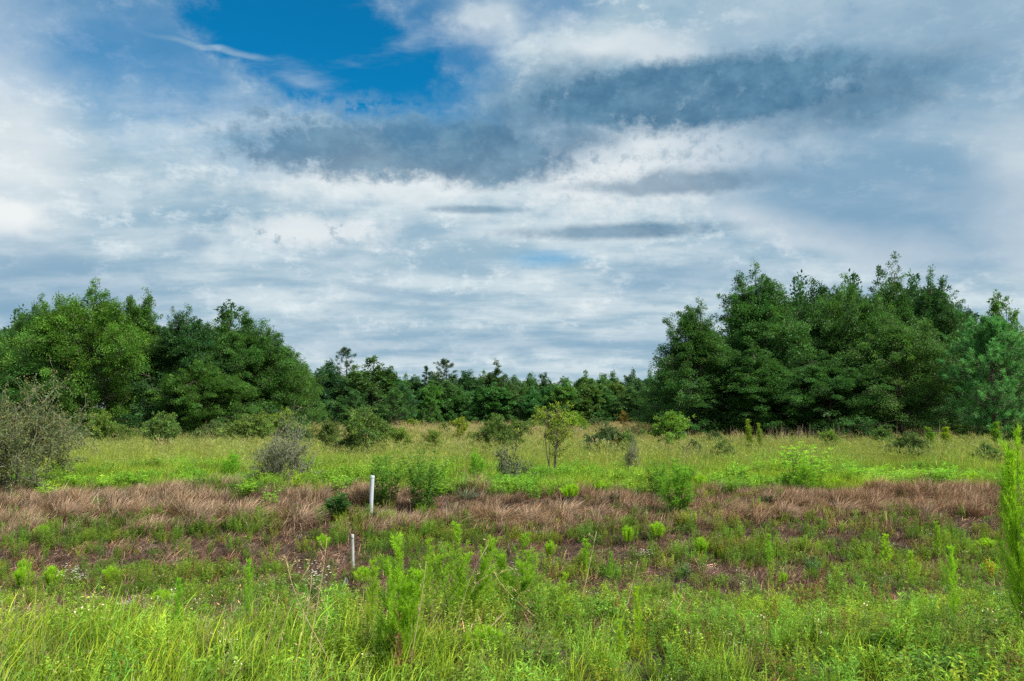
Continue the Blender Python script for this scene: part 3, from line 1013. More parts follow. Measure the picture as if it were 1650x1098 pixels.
def make_broad(seed, H=1.0, W=1.2, stems=9, leaves=650, base=(.21, .42, .035), ll=.085, lw=.05):
    """A leafy weed whose oval leaflets lie in flat bright layers."""
    rng = np.random.default_rng(seed)
    st, fo = Geo(), Geo()
    P, Dr = [], []
    for i in range(stems):
        a, r = i * 2.4 + rng.normal(0, .3), math.sqrt((i + .5) / stems) * W * .42
        h = H * rng.uniform(.6, 1.0) * (1 - .35 * (r / (W * .5)) ** 2)
        p = curve_pts((math.cos(a) * r * .35, math.sin(a) * r * .35, -.03), (math.cos(a) * r, math.sin(a) * r, h), rng, .04, 5)
        st.tube(p, np.linspace(.008, .003, 5), 4)
        for k in range(11):
            t = rng.uniform(.25, 1.0)
            q = p[0] + (p[-1] - p[0]) * t
            b = rng.uniform(0, 6.28)
            d = np.array([math.cos(b), math.sin(b), rng.uniform(.1, .5)])
            L = .17 * rng.uniform(.7, 1.3)
            st.tube(np.array([q, q + d * L * .6 + np.array([0, 0, .01]), q + d * L]), [.003, .002, .0012], 3)
            for m in range(6):
                s = (.4 + .6 * (m // 2) / 2) * L
                sd = np.array([-d[1], d[0], 0]) * (1 if m % 2 else -1)
                P.append(q + d * s)
                Dr.append(sd * .9 + d * .7 + np.array([0, 0, -.15]))
    P, Dr = np.array(P), np.array(Dr)
    n = len(P)
    fo.leaves(P, Dr, np.array([0, 0, 1.0]) + rng.normal(0, .28, (n, 3)), ll * rng.uniform(.7, 1.25, n), lw * rng.uniform(.8, 1.2, n),
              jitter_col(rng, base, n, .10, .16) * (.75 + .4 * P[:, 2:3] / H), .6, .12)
    return {'H': H, 'W': W, 'parts': [('stem', st.mesh("stem", [M_GREENSTEM], True)), ('leaf_layers', fo.mesh("leaf_layers", [M_LEAF]))]}


def make_forb(seed, H=1.3, W=1.0, stems=14, per=70, base=(.06, .16, .024), ll=.11, lw=.022, flowers=0, up=.5):
    """A clump of straight stems with long narrow leaves, some with white flower heads."""
    rng = np.random.default_rng(seed)
    st, fo, fl = Geo(), Geo(), Geo()
    P, Dr, tops = [], [], []
    for i in range(stems):
        a, r = i * 2.4 + rng.normal(0, .3), math.sqrt((i + .5) / stems) * W * .40
        h = H * rng.uniform(.65, 1.0) * (1 - .3 * (r / (W * .5)) ** 2)
        p = curve_pts((math.cos(a) * r * .35, math.sin(a) * r * .35, -.03), (math.cos(a) * r, math.sin(a) * r, h), rng, .03, 5)
        st.tube(p, np.linspace(.007, .002, 5), 4)
        tops.append(p[-1])
        for k in range(per):
            t = rng.uniform(.06, 1.0)
            q = p[0] + (p[-1] - p[0]) * t
            b = rng.uniform(0, 6.28)
            P.append(q)
            Dr.append([math.cos(b), math.sin(b), up + rng.normal(0, .35)])
    P, Dr = np.array(P), np.array(Dr)
    n = len(P)
    fo.leaves(P, Dr, np.array([0, 0, 1.0]) + rng.normal(0, .4, (n, 3)), ll * rng.uniform(.6, 1.25, n), lw * rng.uniform(.8, 1.2, n),
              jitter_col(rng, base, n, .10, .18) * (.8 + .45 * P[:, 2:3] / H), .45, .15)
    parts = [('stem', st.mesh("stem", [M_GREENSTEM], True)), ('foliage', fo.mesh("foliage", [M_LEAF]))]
    if flowers:
        tp = np.array(tops)[rng.integers(0, len(tops), flowers)] + rng.normal(0, 1, (flowers, 3)) * np.array([.11, .11, .09]) * (H / 1.3)
        for f in tp:
            m = 7
            th = np.arange(m) * 6.283 / m
            d = np.stack([np.cos(th), np.sin(th), np.full(m, .25)], 1)
            fl.leaves(np.repeat(f[None], m, 0), d, np.tile([0, 0, 1.0], (m, 1)), .013, .009, np.full((m, 3), .78), .6)
            fl.leaves(f[None] + np.array([[-.004, 0, .003]]), np.array([[1.0, 0, .05]]), np.array([[0, 0, 1.0]]), .009, .009, np.array([[.55, .42, .06]]), .5)
        parts.append(('flower_heads', fl.mesh("flower_heads", [M_PETAL])))
    return {'H': H, 'W': W, 'parts': parts}


def make_blades(seed, n=120, H=.5, W=.5, w=.01, lean=(.05, .6), droop=(.2, 1.0), c0=(.05, .09, .02), c1=(.12, .22, .03),
                r=.12, mat=None, name='blades', seg=3, hue=.12, val=.2):
    rng = np.random.default_rng(seed)
    g = Geo()
    a = rng.uniform(0, 6.28, n)
    rr_ = np.sqrt(rng.uniform(0, 1, n)) * r
    base = np.stack([np.cos(a) * rr_, np.sin(a) * rr_, np.full(n, -.02)], 1)
    ln = lean[0] + (lean[1] - lean[0]) * (rr_ / r) + rng.normal(0, .12, n)
    j = jitter_col(rng, (1, 1, 1), n, hue, val) * 1.0
    jv = np.exp(rng.normal(0, val, (n, 1)))
    h_ = rng.normal(0, hue, (n, 1))
    tint = np.concatenate([jv * (1 + h_), jv, jv * (1 - .5 * h_)], 1)
    g.blades(base, a + rng.normal(0, .5, n), ln, H * rng.uniform(.55, 1.05, n), w * rng.uniform(.7, 1.3, n),
             rng.uniform(droop[0], droop[1], n), np.asarray(c0)[None] * tint, np.asarray(c1)[None] * tint, seg)
    return {'H': H * .95, 'W': W, 'parts': [(name, g.mesh(name, [mat or M_LEAF]))]}


def make_stalk(seed, H=1.2, lean=.25, branches=7):
    rng = np.random.default_rng(seed)
    st, hd = Geo(), Geo()
    p = curve_pts((0, 0, -.03), (H * lean, 0, H), rng, .035, 7)
    st.tube(p, np.linspace(.0045, .0018, 7), 5)
    P = []
    for k in range(branches):
        t = rng.uniform(.55, .98)
        q = p[0] + (p[-1] - p[0]) * t
        e = q + np.array([rng.normal(0, .05), rng.normal(0, .05), rng.uniform(.05, .12)])
        st.tube(np.array([q, (q + e) / 2, e]), [.0018, .0014, .001], 3)
        P += [e + rng.normal(0, .012, 3) for _ in range(5)]
    P = np.array(P)
    n = len(P)
    hd.leaves(P, rng.normal(0, 1, (n, 3)) + np.array([0, 0, 1]), rng.normal(0, 1, (n, 3)), .03, .008, jitter_col(rng, (.42, .33, .18), n, .05, .2))
    return {'H': H, 'W': .3, 'parts': [('stem', st.mesh("stem", [M_TANSTEM], True)), ('seed_head', hd.mesh("seed_head", [M_DRY]))]}


def make_fern(seed, H=.75, W=.9, base=(.12, .20, .025)):
    """A branching shrublet with feather-like compound leaves on dark stems."""
    rng = np.random.default_rng(seed)
    st, fo = Geo(), Geo()
    P, Dr = [], []
    for i in range(7):
        a = i * 2.4
        r = math.sqrt((i + .5) / 7) * W * .4
        p = curve_pts((0, 0, -.03), (math.cos(a) * r, math.sin(a) * r, H * rng.uniform(.65, 1)), rng, .05, 5)
        st.tube(p, np.linspace(.007, .003, 5), 4)
        for k in range(9):
            q = p[0] + (p[-1] - p[0]) * rng.uniform(.3, 1)
            b = rng.uniform(0, 6.28)
            d = np.array([math.cos(b), math.sin(b), rng.uniform(0, .35)])
            L = .2 * rng.uniform(.7, 1.2)
            st.tube(np.array([q, q + d * L * .5 + np.array([0, 0, .012]), q + d * L]), [.0025, .002, .001], 3)
            sd = np.array([-d[1], d[0], 0])
            for m in range(24):
                P.append(q + d * L * (.15 + .85 * (m // 2) / 11))
                Dr.append(sd * (1 if m % 2 else -1) + d * .35)
    P, Dr = np.array(P), np.array(Dr)
    n = len(P)
    fo.leaves(P, Dr, np.array([0, 0, 1.0]) + rng.normal(0, .15, (n, 3)), .04 * rng.uniform(.7, 1.1, n), .012, jitter_col(rng, base, n, .16, .15), .5)
    return {'H': H, 'W': W, 'parts': [('stem', st.mesh("stem", [M_GREENSTEM], True)), ('foliage', fo.mesh("foliage", [M_LEAF]))]}


FE = (.21, .36, .026)
TAN0, TAN1 = (.10, .055, .038), (.40, .28, .185)
K.update({
    'fennel': make_fennel(51, 1.5, .55, 1, 3800, FE, low=.2),
    'fennel_multi': make_fennel(52, 1.5, .8, 5, 11000, FE, tw=.005, low=.15),
    'fennel_big': make_fennel(53, 1.5, .85, 4, 13000, FE, tl=.06, tw=.005, low=.12),
    'fennel_dense': make_fennel(77, 1.5, .7, 8, 15000, FE, tl=.06, tw=.005, low=.1),
    'fennel_far': make_fennel(54, 1.3, .5, 7, 3400, (.13, .27, .03), .08, .009),
    'spike': make_fennel(55, 1.5, .25, 2, 1500, (.12, .20, .03), .09, .012, .3),
    'tuft': make_tuft(56, base=(.25, .42, .022)), 'tuft_b': make_tuft(57, .45, .30, 2400, (.25, .42, .022)), 'tuft_wide': make_tuft(58, .40, .46, 3600, (.26, .43, .022)),
    'broad': make_broad(59), 'broad_b': make_broad(60, .8, 1.3, 10), 'broad_tall': make_broad(61, 1.5, 1.7, 20, ll=.095),
    'forb': make_forb(62, 1.6, 1.3, 20, 85, ll=.12, lw=.026), 'forb_flower': make_forb(63, 1.75, 1.3, 20, 85, ll=.12, lw=.026, flowers=90),
    'rosette': make_forb(64, .75, .6, 12, 46, (.030, .10, .022), .19, .032, up=.9),
    'daisy': make_forb(65, .7, .35, 6, 22, (.06, .13, .03), .06, .014, flowers=46),
    'daisy_low': make_forb(66, .5, .45, 7, 20, (.06, .12, .035), .05, .012, flowers=60),
    'grey_weed': make_forb(67, .5, .45, 10, 60, (.10, .18, .08), .07, .02),
    'yellow_weed': make_forb(68, .55, .4, 7, 40, (.40, .34, .03), .075, .026),
    'yucca': make_blades(69, 46, .62, .8, .034, (.1, 1.1), (.05, .3), (.05, .10, .05), (.14, .22, .12), .06, None, 'blades'),
    'tussock': make_blades(70, 520, .62, .95, .011, (.05, .85), (.5, 1.5), TAN0, TAN1, .20, M_DRY, 'blades', hue=.08, val=.28),
    'tussock_b': make_blades(71, 420, .5, .8, .011, (.05, 1.0), (.6, 1.7), TAN0, (.36, .25, .17), .17, M_DRY, 'blades', hue=.08, val=.28),
    'grass_clump': make_blades(72, 150, .55, .8, .008, (.05, .8), (.3, 1.3), (.07, .14, .02), (.30, .40, .06), .10, None, 'blades'),
    'stalk': make_stalk(73), 'stalk_b': make_stalk(74, 1.2, .12, 4), 'stalk_c': make_stalk(75, 1.2, -.35, 9),
    'fern': make_fern(76),
})


def plant(kind, name, cat, px, py, top, width, label, tint=(1, 1, 1), group=None, rot=None):
    k = K[kind]
    x, y, z = at(px, py)
    h = z_of(top, y) - z
    w = width * y / F_PX
    random.seed(int(px * 13 + py * 7 + top))
    r = random.uniform(0, 6.28) if rot is None else rot
    return place(k, name, label, cat, (x, y, z), r, (w / k['W'], w / k['W'], h / k['H']), tint, group)


# woody shrubs standing in the tall grass
plant('bush_big', 'grey_thicket', 'bush', 22, 795, 640, 205, 'big grey half-dead twiggy thicket on the bank in front of the grove', (1.35, 1.4, 1.3))
plant('bush_bare', 'bare_bush', 'bush', 452, 786, 682, 100, 'bare grey lichen-covered bush with upward twigs above the dead grass')
plant('bush_small', 'bare_bush', 'bush', 822, 786, 722, 66, 'low dark-twigged bush with few leaves beside the yucca')
plant('bush_bare', 'dead_shoot', 'bush', 1018, 768, 706, 26, 'thin pale grey dead shoot beside the dark mounded shrub', group=None)
plant('sapling', 'sapling', 'tree', 893, 772, 650, 76, 'slender sapling with bare forked stems and a yellow-green top', (1.5, 1.4, .8))
sg = 'shrubs scattered in the tall grass'
for a in [
    ('shrub_b', 157, 728, 662, 46, 'upright yellow-green shrub at the edge of the grey thicket', (1.3, 1.25, .9)),
    ('shrub', 186, 724, 684, 62, 'low olive shrub beside the upright yellow-green one', (1.15, 1.1, 1)),
    ('shrub', 258, 730, 664, 60, 'round mid-green shrub at the foot of the grove', (1.05, 1.1, 1)),
    ('shrub_low', 345, 722, 680, 62, 'pale grey-green low shrub at the foot of the grove', (1.5, 1.3, 1.2)),
    ('shrub', 402, 726, 668, 84, 'broad olive shrub behind the bare grey bush', (1.2, 1.1, .95)),
    ('shrub_b', 456, 722, 660, 46, 'bright yellow-green shrub rising behind the bare grey bush', (1.6, 1.45, .8)),
    ('shrub_b', 531, 738, 676, 40, 'dark shrub with an orange-yellow top', (1.0, .9, .8)),
    ('shrub', 588, 742, 656, 76, 'large rounded olive-green shrub beside the dark orange-topped one', (1.0, 1.0, .9)),
    ('shrub_low', 505, 720, 690, 50, 'straw-coloured low shrub between the bare grey bush and the dark one', (2.2, 1.5, 1.0)),
    ('shrub_open', 740, 724, 674, 38, 'small yellow open shrub with bare stems', (2.0, 1.5, .7)),
    ('shrub_open', 716, 716, 682, 24, 'thin dull shrub beside the small yellow open one', (.9, .85, 1)),
    ('shrub', 797, 742, 668, 54, 'dark green shrub with a tall reddish tip', (.95, .95, .8)),
    ('shrub_open', 832, 738, 678, 52, 'loose dark shrub beside the one with a reddish tip', (.85, .88, .9)),
    ('shrub', 926, 712, 663, 44, 'round bright lime-green shrub behind the sapling', (1.7, 1.75, .7)),
    ('shrub_low', 980, 742, 688, 70, 'dark mounded shrub with grass in front of it', (.85, .88, .9)),
    ('shrub_open', 1006, 704, 664, 22, 'small reddish-brown shrub behind the dark mounded one', (2.2, .95, .9)),
    ('shrub_open', 1078, 736, 666, 74, 'light green spreading shrub with loose upper sprays', (1.3, 1.45, .9)),
    ('shrub_low', 1118, 746, 711, 36, 'small dark round shrub below the light green spreading one', (.6, .68, .8)),
    ('shrub_low', 1153, 730, 696, 40, 'small olive shrub in front of the grey-green pointed tree', (.9, .95, .9)),
    ('shrub_low', 1268, 716, 694, 54, 'low pale olive shrub behind the tall layered weed', (1.1, 1.1, 1.1)),
    ('shrub', 1466, 752, 696, 56, 'dark green shrub with a thin top in the open grass', (.7, .72, .75)),
    ('shrub_b', 1546, 722, 680, 44, 'mid-green shrub below the bushy pine', (1.0, 1.05, 1)),
    ('shrub_b', 1648, 738, 676, 40, 'dark green shrub behind the tallest feathery weed', (.8, .9, .9)),
    ('shrub_low', 300, 712, 676, 62, 'low grey-green shrub joining the round mid-green one to the grove', (1.1, 1.1, 1)),
    ('shrub_b', 375, 716, 670, 50, 'upright olive shrub beside the broad one behind the bare bush', (1.1, 1.05, .9)),
    ('shrub_b', 428, 716, 664, 44, 'olive shrub squeezed between the broad shrub and the bright yellow-green one', (1.2, 1.1, .9)),
    ('shrub_low', 480, 728, 690, 56, 'low dull green shrub touching the bare grey bush', (1.0, 1.0, .9)),
    ('shrub', 622, 722, 684, 54, 'low green shrub beside the large rounded olive one', (1.0, 1.05, .9)),
    ('shrub_low', 560, 742, 706, 56, 'low dark shrub under the large rounded olive one', (.9, .95, .9)),
    ('shrub_open', 660, 702, 676, 40, 'small yellowish shrub in front of the wide young pine', (1.5, 1.3, .8)),
    ('shrub_low', 885, 700, 676, 50, 'low bushy shrub at the foot of the distant wood behind the sapling', (.8, .9, .9)),
    ('shrub_low', 960, 702, 674, 60, 'low olive shrub at the foot of the distant wood', (1.0, 1.0, .9)),
    ('shrub_b', 1098, 712, 668, 56, 'leafy green shrub at the end of the tall dark grove', (1.0, 1.1, .9)),
    ('shrub_low', 1190, 712, 688, 56, 'low grey-green shrub at the foot of the pointed grey-green tree', (.8, .95, 1)),
    ('shrub_low', 1400, 712, 690, 60, 'low dark shrub at the foot of the tall dark grove', (.7, .85, .9)),
    ('shrub_low', 1585, 716, 686, 60, 'low green shrub hiding the trunk of the bushy pine', (.9, 1.05, 1)),
    ('shrub_b', 852, 712, 676, 34, 'thin upright olive shrub between the loose dark shrub and the sapling', (1.0, 1.0, .9)),
    ('shrub_open', 700, 738, 694, 40, 'loose olive shrub in the open grass behind the flowering forb', (1.2, 1.15, .9)),
    ('shrub_b', 1010, 742, 694, 34, 'upright green shrub beside the thin dead shoot', (1.1, 1.15, .9)),
    ('shrub_low', 1165, 748, 712, 44, 'low bright shrub behind the layered weed near the spikes', (1.2, 1.25, .9)),
    ('shrub_open', 1340, 734, 694, 40, 'thin light green shrub standing in the straw-coloured grass', (1.3, 1.3, .9)),
    ('shrub_b', 1425, 730, 688, 34, 'thin upright shrub close to the dark thin-topped one', (.95, 1.05, .9)),
    ('shrub_low', 1590, 752, 716, 50, 'low bright green shrub in the grass near the fallen branch', (1.2, 1.3, .9)),
    ('shrub_open', 648, 738, 690, 44, 'loose yellow-green shrub behind the leafy forb', (1.4, 1.3, .8)),
    ('shrub_low', 100, 722, 678, 60, 'low dark shrub between the grey thicket and the grove', (.8, .9, .9)),
    ('shrub_low', 225, 716, 684, 50, 'low pale olive shrub between the low and the round shrub', (1.2, 1.15, 1)),
]:
    plant(a[0], 'shrub', 'shrub', a[1], a[2], a[3], a[4] * 1.15, a[5], a[6], sg)

# feathery weeds
fg = 'feathery green weeds'
for a in [
    ('fennel_far', 372, 774, 728, 32, 'dark green upright feathery weed beside the bare grey bush', (1.2, 1.25, .9)),
    ('fennel_far', 766, 782, 724, 30, 'green feathery weed behind the yucca', (1.1, 1.2, .9)),
    ('fennel_far', 1089, 838, 742, 62, 'tall dense feathery weed growing out of the dead grass', (1.0, 1.05, .9)),
    ('fennel_far', 1296, 797, 742, 36, 'thin-stemmed feathery weed in front of the tall layered weed', (1.3, 1.2, .9)),
    ('spike', 1207, 740, 678, 14, 'tall yellow-green spike with a brown stem in the grass', (1.2, 1.0, .8)),
    ('spike', 1224, 740, 684, 11, 'slimmer yellow-green spike next to the brown-stemmed one', (1.2, 1.1, .8)),
    ('spike', 1497, 742, 690, 16, 'green spiky weed beside the dark thin-topped shrub', (.9, 1.1, .8)),
    ('spike', 1528, 738, 690, 18, 'yellow spiky weed in front of the shrub below the pine', (1.6, 1.3, .6)),
    ('spike', 1610, 745, 682, 16, 'pale green spiky weed near the tallest feathery weed', (1.1, 1.2, .8)),
    ('fennel_big', 640, 1085, 868, 120, 'tallest feathery weed of the three in front of the leaning stake', (1.1, 1.1, .9)),
    ('fennel_multi', 738, 1022, 848, 120, 'wide plume-shaped feathery weed with a pale stem', (1.0, 1.0, .9)),
    ('fennel_multi', 842, 1002, 862, 105, 'darker plume-shaped feathery weed beside the wide one', (.9, .95, .9)),
    ('fennel_dense', 1660, 1045, 694, 88, 'very tall feathery weed towering over bank and ditch', (1.1, 1.1, .8)),
    ('fennel', 600, 1040, 905, 46, 'thin feathery weed on the stake side of the tallest of the three', (1.15, 1.05, .9)),
    ('fennel', 690, 1000, 872, 42, 'thin feathery weed between the tallest and the wide plume', (1.1, 1.05, .9)),
    ('fennel', 785, 985, 900, 36, 'short feathery weed between the wide plume and the darker one', (1.05, 1.0, .9)),
    ('fennel', 910, 1020, 925, 40, 'yellowish feathery weed beside the feather-leaved shrublet', (1.3, 1.1, .8)),
    ('fennel', 1000, 1075, 1000, 40, 'short yellowish feathery weed in the roadside grass', (1.3, 1.1, .8)),
    ('fennel', 1470, 960, 890, 30, 'thin feathery weed in the yellow-green near weeds', (1.1, 1.05, .8)),
    ('fennel', 1540, 1030, 884, 50, 'slender feathery weed next to the very tall one', (1.1, 1.15, .8)),
    ('fennel', 1512, 905, 842, 26, 'small slender feathery weed on the far side of the ditch below the slender one', (1.0, 1.0, .9)),
    ('fennel', 398, 1030, 905, 40, 'upright feathery weed beside the dry stalks', (.95, 1.1, .8)),
    ('fennel', 285, 1048, 935, 34, 'small upright feathery weed rising out of the long grass', (.85, 1.05, .8)),
    ('fennel', 1028, 1052, 948, 36, 'yellow-tipped feathery weed in the near weeds', (1.3, 1.15, .7)),
    ('fennel', 1240, 920, 862, 24, 'narrow feathery weed in the ditch beside reddish stems', (.9, 1.1, .8)),
    ('fennel', 1428, 920, 862, 34, 'bright feathery weed on the far ditch slope', (1.4, 1.3, .7)),
    ('fennel', 945, 930, 870, 40, 'short feathery weed beyond the darker plume-shaped one', (1.0, 1.05, .8)),
    ('fennel', 985, 945, 890, 26, 'dull thin feathery weed in the ditch bottom', (.8, .95, .9)),
]:
    plant(a[0], 'feathery_weed', 'weed', a[1], a[2], a[3], a[4], a[5], a[6], fg)

tg = 'small brush-like weeds'
for a in [
    ('tuft', 37, 952, 914, 32, 'bright brush-like weed beside the white-flowered one, standing alone'),
    ('tuft_b', 85, 955, 912, 34, 'bright brush-like weed touching the white-flowered plant'),
    ('tuft', 38, 930, 902, 22, 'small bright brush-like weed just behind the lone one'),
    ('tuft', 177, 948, 914, 32, 'bright rounded brush-like weed on bare brown litter'),
    ('tuft_wide', 262, 985, 950, 46, 'wide brush-like weed, rear one of a pair'),
    ('tuft_wide', 268, 1004, 974, 50, 'wide brush-like weed, front one of a pair'),
    ('tuft', 332, 1006, 974, 28, 'small brush-like weed at the margin of the long grass'),
    ('tuft_wide', 780, 1064, 1008, 68, 'large bright yellow-green brush-like weed in front of the plumes'),
    ('tuft_wide', 1420, 1040, 1010, 56, 'flat bright brush-like weed among the near weeds'),
    ('tuft', 520, 890, 862, 26, 'bright brush-like weed just below the dead grass near the leaning stake'),
    ('tuft', 66, 872, 846, 24, 'brush-like weed at the lower edge of the dead grass below the thicket'),
    ('tuft_b', 1130, 900, 866, 24, 'brush-like weed below the tall dense feathery one'),
    ('tuft', 888, 902, 872, 22, 'small brush-like weed in a dark patch of the ditch'),
    ('tuft', 1590, 890, 868, 34, 'bright brush-like weed low on the bank near the very tall feathery weed'),
    ('tuft', 1595, 935, 905, 30, 'brush-like weed beside yellow flowers'),
    ('tuft_b', 585, 945, 914, 30, 'brush-like weed next to the white scrap'),
    ('tuft', 1262, 945, 922, 16, 'tiny yellow brush-like weed in the brown ditch'),
    ('tuft', 1010, 880, 848, 24, 'upright brush-like weed below the dead tussocks'),
    ('tuft', 1060, 872, 842, 30, 'yellow-green brush-like weed at the foot of the bank'),
    ('tuft_wide', 920, 806, 780, 36, 'bright low brush-like weed between two dead tussocks'),
    ('tuft', 968, 800, 776, 26, 'bright low weed behind the dead tussocks'),
    ('tuft', 1400, 792, 768, 30, 'lime-green low brush-like weed in front of layered weeds'),
    ('tuft', 1345, 790, 770, 26, 'small lime-green weed above the pale tussock'),
    ('tuft_wide', 1568, 785, 762, 40, 'lime-green low weed above the reddish dead grass'),
    ('tuft', 848, 792, 766, 22, 'small green brush-like weed beside the low dark-twigged bush'),
    ('tuft', 1130, 792, 765, 26, 'bright low weed behind the tall dense feathery one'),
    ('tuft', 1490, 1000, 965, 36, 'yellowish brush-like weed beside the slender feathery one'),
]:
    plant(a[0], 'brush_weed', 'weed', a[1], a[2], a[3], a[4], a[5], (1, 1, 1), tg)

bg_ = 'layered broad-leaved weeds'
for a in [
    ('broad_tall', 1294, 790, 705, 100, 'tall bright layered broad-leaved weed in the middle of the open grass', (1.1, 1.1, .9)),
    ('broad_b', 1190, 785, 738, 60, 'layered broad-leaved weed beside the yellow-green spikes', (1, 1, .9)),
    ('broad_b', 1378, 786, 742, 60, 'layered broad-leaved weed next to the tallest one', (1, 1.05, .9)),
    ('broad_b', 1420, 778, 744, 66, 'light layered weed in front of the dark thin-topped shrub', (1.1, 1.1, .8)),
    ('broad_b', 1520, 790, 740, 74, 'layered broad-leaved weed above the reddish dead grass', (.95, 1.05, 1)),
    ('broad_b', 1475, 780, 746, 50, 'small layered weed under the dark thin-topped shrub', (1, 1.1, .9)),
    ('broad', 1640, 800, 735, 60, 'bright broad-leaved weed half behind the very tall feathery weed', (1.1, 1.2, .8)),
    ('broad', 215, 793, 756, 62, 'light green layered weed on top of the bank near the thicket', (1.0, 1.1, .9)),
    ('broad', 76, 806, 776, 46, 'very bright yellow-green weed at the foot of the thicket', (1.5, 1.4, .7)),
    ('broad_b', 312, 790, 762, 50, 'low yellow-green layered weed on the bank', (1.2, 1.15, .8)),
    ('broad', 398, 800, 770, 40, 'arching light green weed beside the bare grey bush', (1.2, 1.2, .9)),
    ('broad', 436, 822, 782, 34, 'pale weed growing through the dead grass under the bare bush', (1.1, 1.15, .9)),
    ('broad', 545, 800, 756, 40, 'pale layered weed just above the dead grass beside the white stake', (1.1, 1.1, 1)),
    ('broad_b', 835, 792, 762, 56, 'soft green layered weed behind the dead tussocks', (1, 1.05, .9)),
    ('broad', 700, 800, 772, 50, 'bright weed between the dark forb and the yucca', (1.2, 1.2, .7)),
    ('grey_weed', 1103, 935, 904, 36, 'grey-green bushy weed standing in the brown ditch', (1, 1, 1)),
    ('grey_weed', 1310, 930, 892, 34, 'pale grey-green weed in the ditch', (.9, 1, .9)),
    ('grey_weed', 10, 852, 830, 50, 'dark blue-green low weed at the foot of the grey thicket', (.35, .55, .5)),
    ('grey_weed', 1240, 812, 796, 44, 'dark blue-green low weed lying in the dead grass', (.4, .6, .6)),
    ('grey_weed', 985, 815, 793, 60, 'dark green mat of weed between dead tussocks', (.3, .4, .35)),
]:
    plant(a[0], 'leafy_weed', 'weed', a[1], a[2], a[3], a[4], a[5], a[6], bg_)

plant('forb', 'tall_forb', 'weed', 622, 818, 726, 84, 'dark narrow-leaved leafy forb rising right behind the white stake', (1.4, 1.3, 1))
plant('forb_flower', 'tall_forb', 'weed', 682, 824, 714, 92, 'dark narrow-leaved forb with small white flower heads', (1.25, 1.2, 1))
plant('forb', 'tall_forb', 'weed', 1060, 812, 738, 50, 'light green narrow-leaved forb touching the tall dense feathery weed', (1.3, 1.3, .9))
plant('rosette', 'leafy_rosette', 'weed', 547, 842, 794, 44, 'dark green pointed-leaved rosette in the dead grass beside the white stake')
plant('rosette', 'leafy_rosette', 'weed', 606, 846, 826, 30, 'small dark rosette at the foot of the white stake', (.8, .8, .8))
plant('yucca', 'yucca', 'plant', 746, 806, 772, 56, 'blue-green yucca with stiff blades at the top of the bank')
plant('fern', 'fern_leaved_shrublet', 'weed', 862, 1092, 1004, 140, 'dark-stemmed shrublet with feather-shaped leaves in front of the plumes')
plant('fern', 'fern_leaved_shrublet', 'weed', 1400, 1045, 985, 110, 'yellowish shrublet with feather-shaped leaves beside the flat bright brush-like weed', (1.3, 1.2, .8))
plant('fern', 'fern_leaved_shrublet', 'weed', 1580, 1070, 990, 90, 'yellow-green shrublet with feather-shaped leaves below the yellow-leaved weed', (1.25, 1.2, .8))
for a in [
    ('daisy_low', 112, 962, 912, 54, 'weed with a cloud of tiny white flowers in the ditch'),
    ('daisy', 512, 990, 900, 50, 'tall thin weed with white daisy flowers near the white scrap'),
    ('daisy_low', 792, 960, 908, 34, 'white-flowered weed between the wide plume and the darker one'),
    ('daisy', 826, 965, 900, 34, 'taller white-flowered weed against the darker plume'),
    ('daisy_low', 210, 995, 965, 50, 'low white-flowered weed on brown litter beside the brush-like pair'),
    ('daisy_low', 1040, 910, 885, 36, 'small white-flowered weed on the far ditch slope'),
]:
    plant(a[0], 'flowering_weed', 'weed', a[1], a[2], a[3], a[4], a[5], (1, 1, 1), 'white-flowered weeds')
plant('yellow_weed', 'yellow_weed', 'weed', 1610, 1045, 996, 30, 'weed with bright yellow leaves near the very tall feathery weed')
plant('yellow_weed', 'yellow_weed', 'weed', 1598, 945, 893, 24, 'thin weed with small yellow heads on the far ditch slope', (.8, .8, .8))

for i, a in enumerate([
    ('stalk', 432, 1098, 912, .1), ('stalk_b', 470, 1100, 925, -.15), ('stalk_b', 492, 1085, 868, .2), ('stalk_c', 545, 1090, 905, .05),
    ('stalk', 452, 1060, 955, .3), ('stalk_b', 655, 1105, 905, .1), ('stalk_c', 880, 1010, 925, -.2), ('stalk_b', 934, 975, 858, .2),
    ('stalk_b', 1000, 1010, 905, .1), ('stalk', 725, 1060, 880, .2), ('stalk_b', 415, 1085, 958, .1), ('stalk_b', 498, 1100, 990, -.2)]):
    lab = {0: 'leaning dry tan stalk rising from the long grass', 7: 'lone pale dry stalk standing in the ditch weeds',
           1: 'straight dry stalk close beside the leaning tan one', 2: 'tallest dry stalk, standing in front of the daisy-flowered weed',
           3: 'branched dry stalk near the white scrap', 4: 'short dry stalk behind the leaning tan one',
           8: 'thin dry stalk beside the dull thin feathery weed', 9: 'dry stalk rising through the wide plume-shaped weed',
           10: 'dry stalk beside the upright feathery weed', 11: 'shortest dry stalk in the long grass',
           6: 'dry stalk slanting across the darker plume', 5: 'thin straw-coloured stalk in front of the tallest feathery weed'}
    plant(a[0], 'dry_stalk', 'stalk', a[1], a[2], a[3], 60, lab.get(i, 'dry tan grass stalk among the near weeds'), (1, 1, 1), 'dry stalks', rot=a[4])

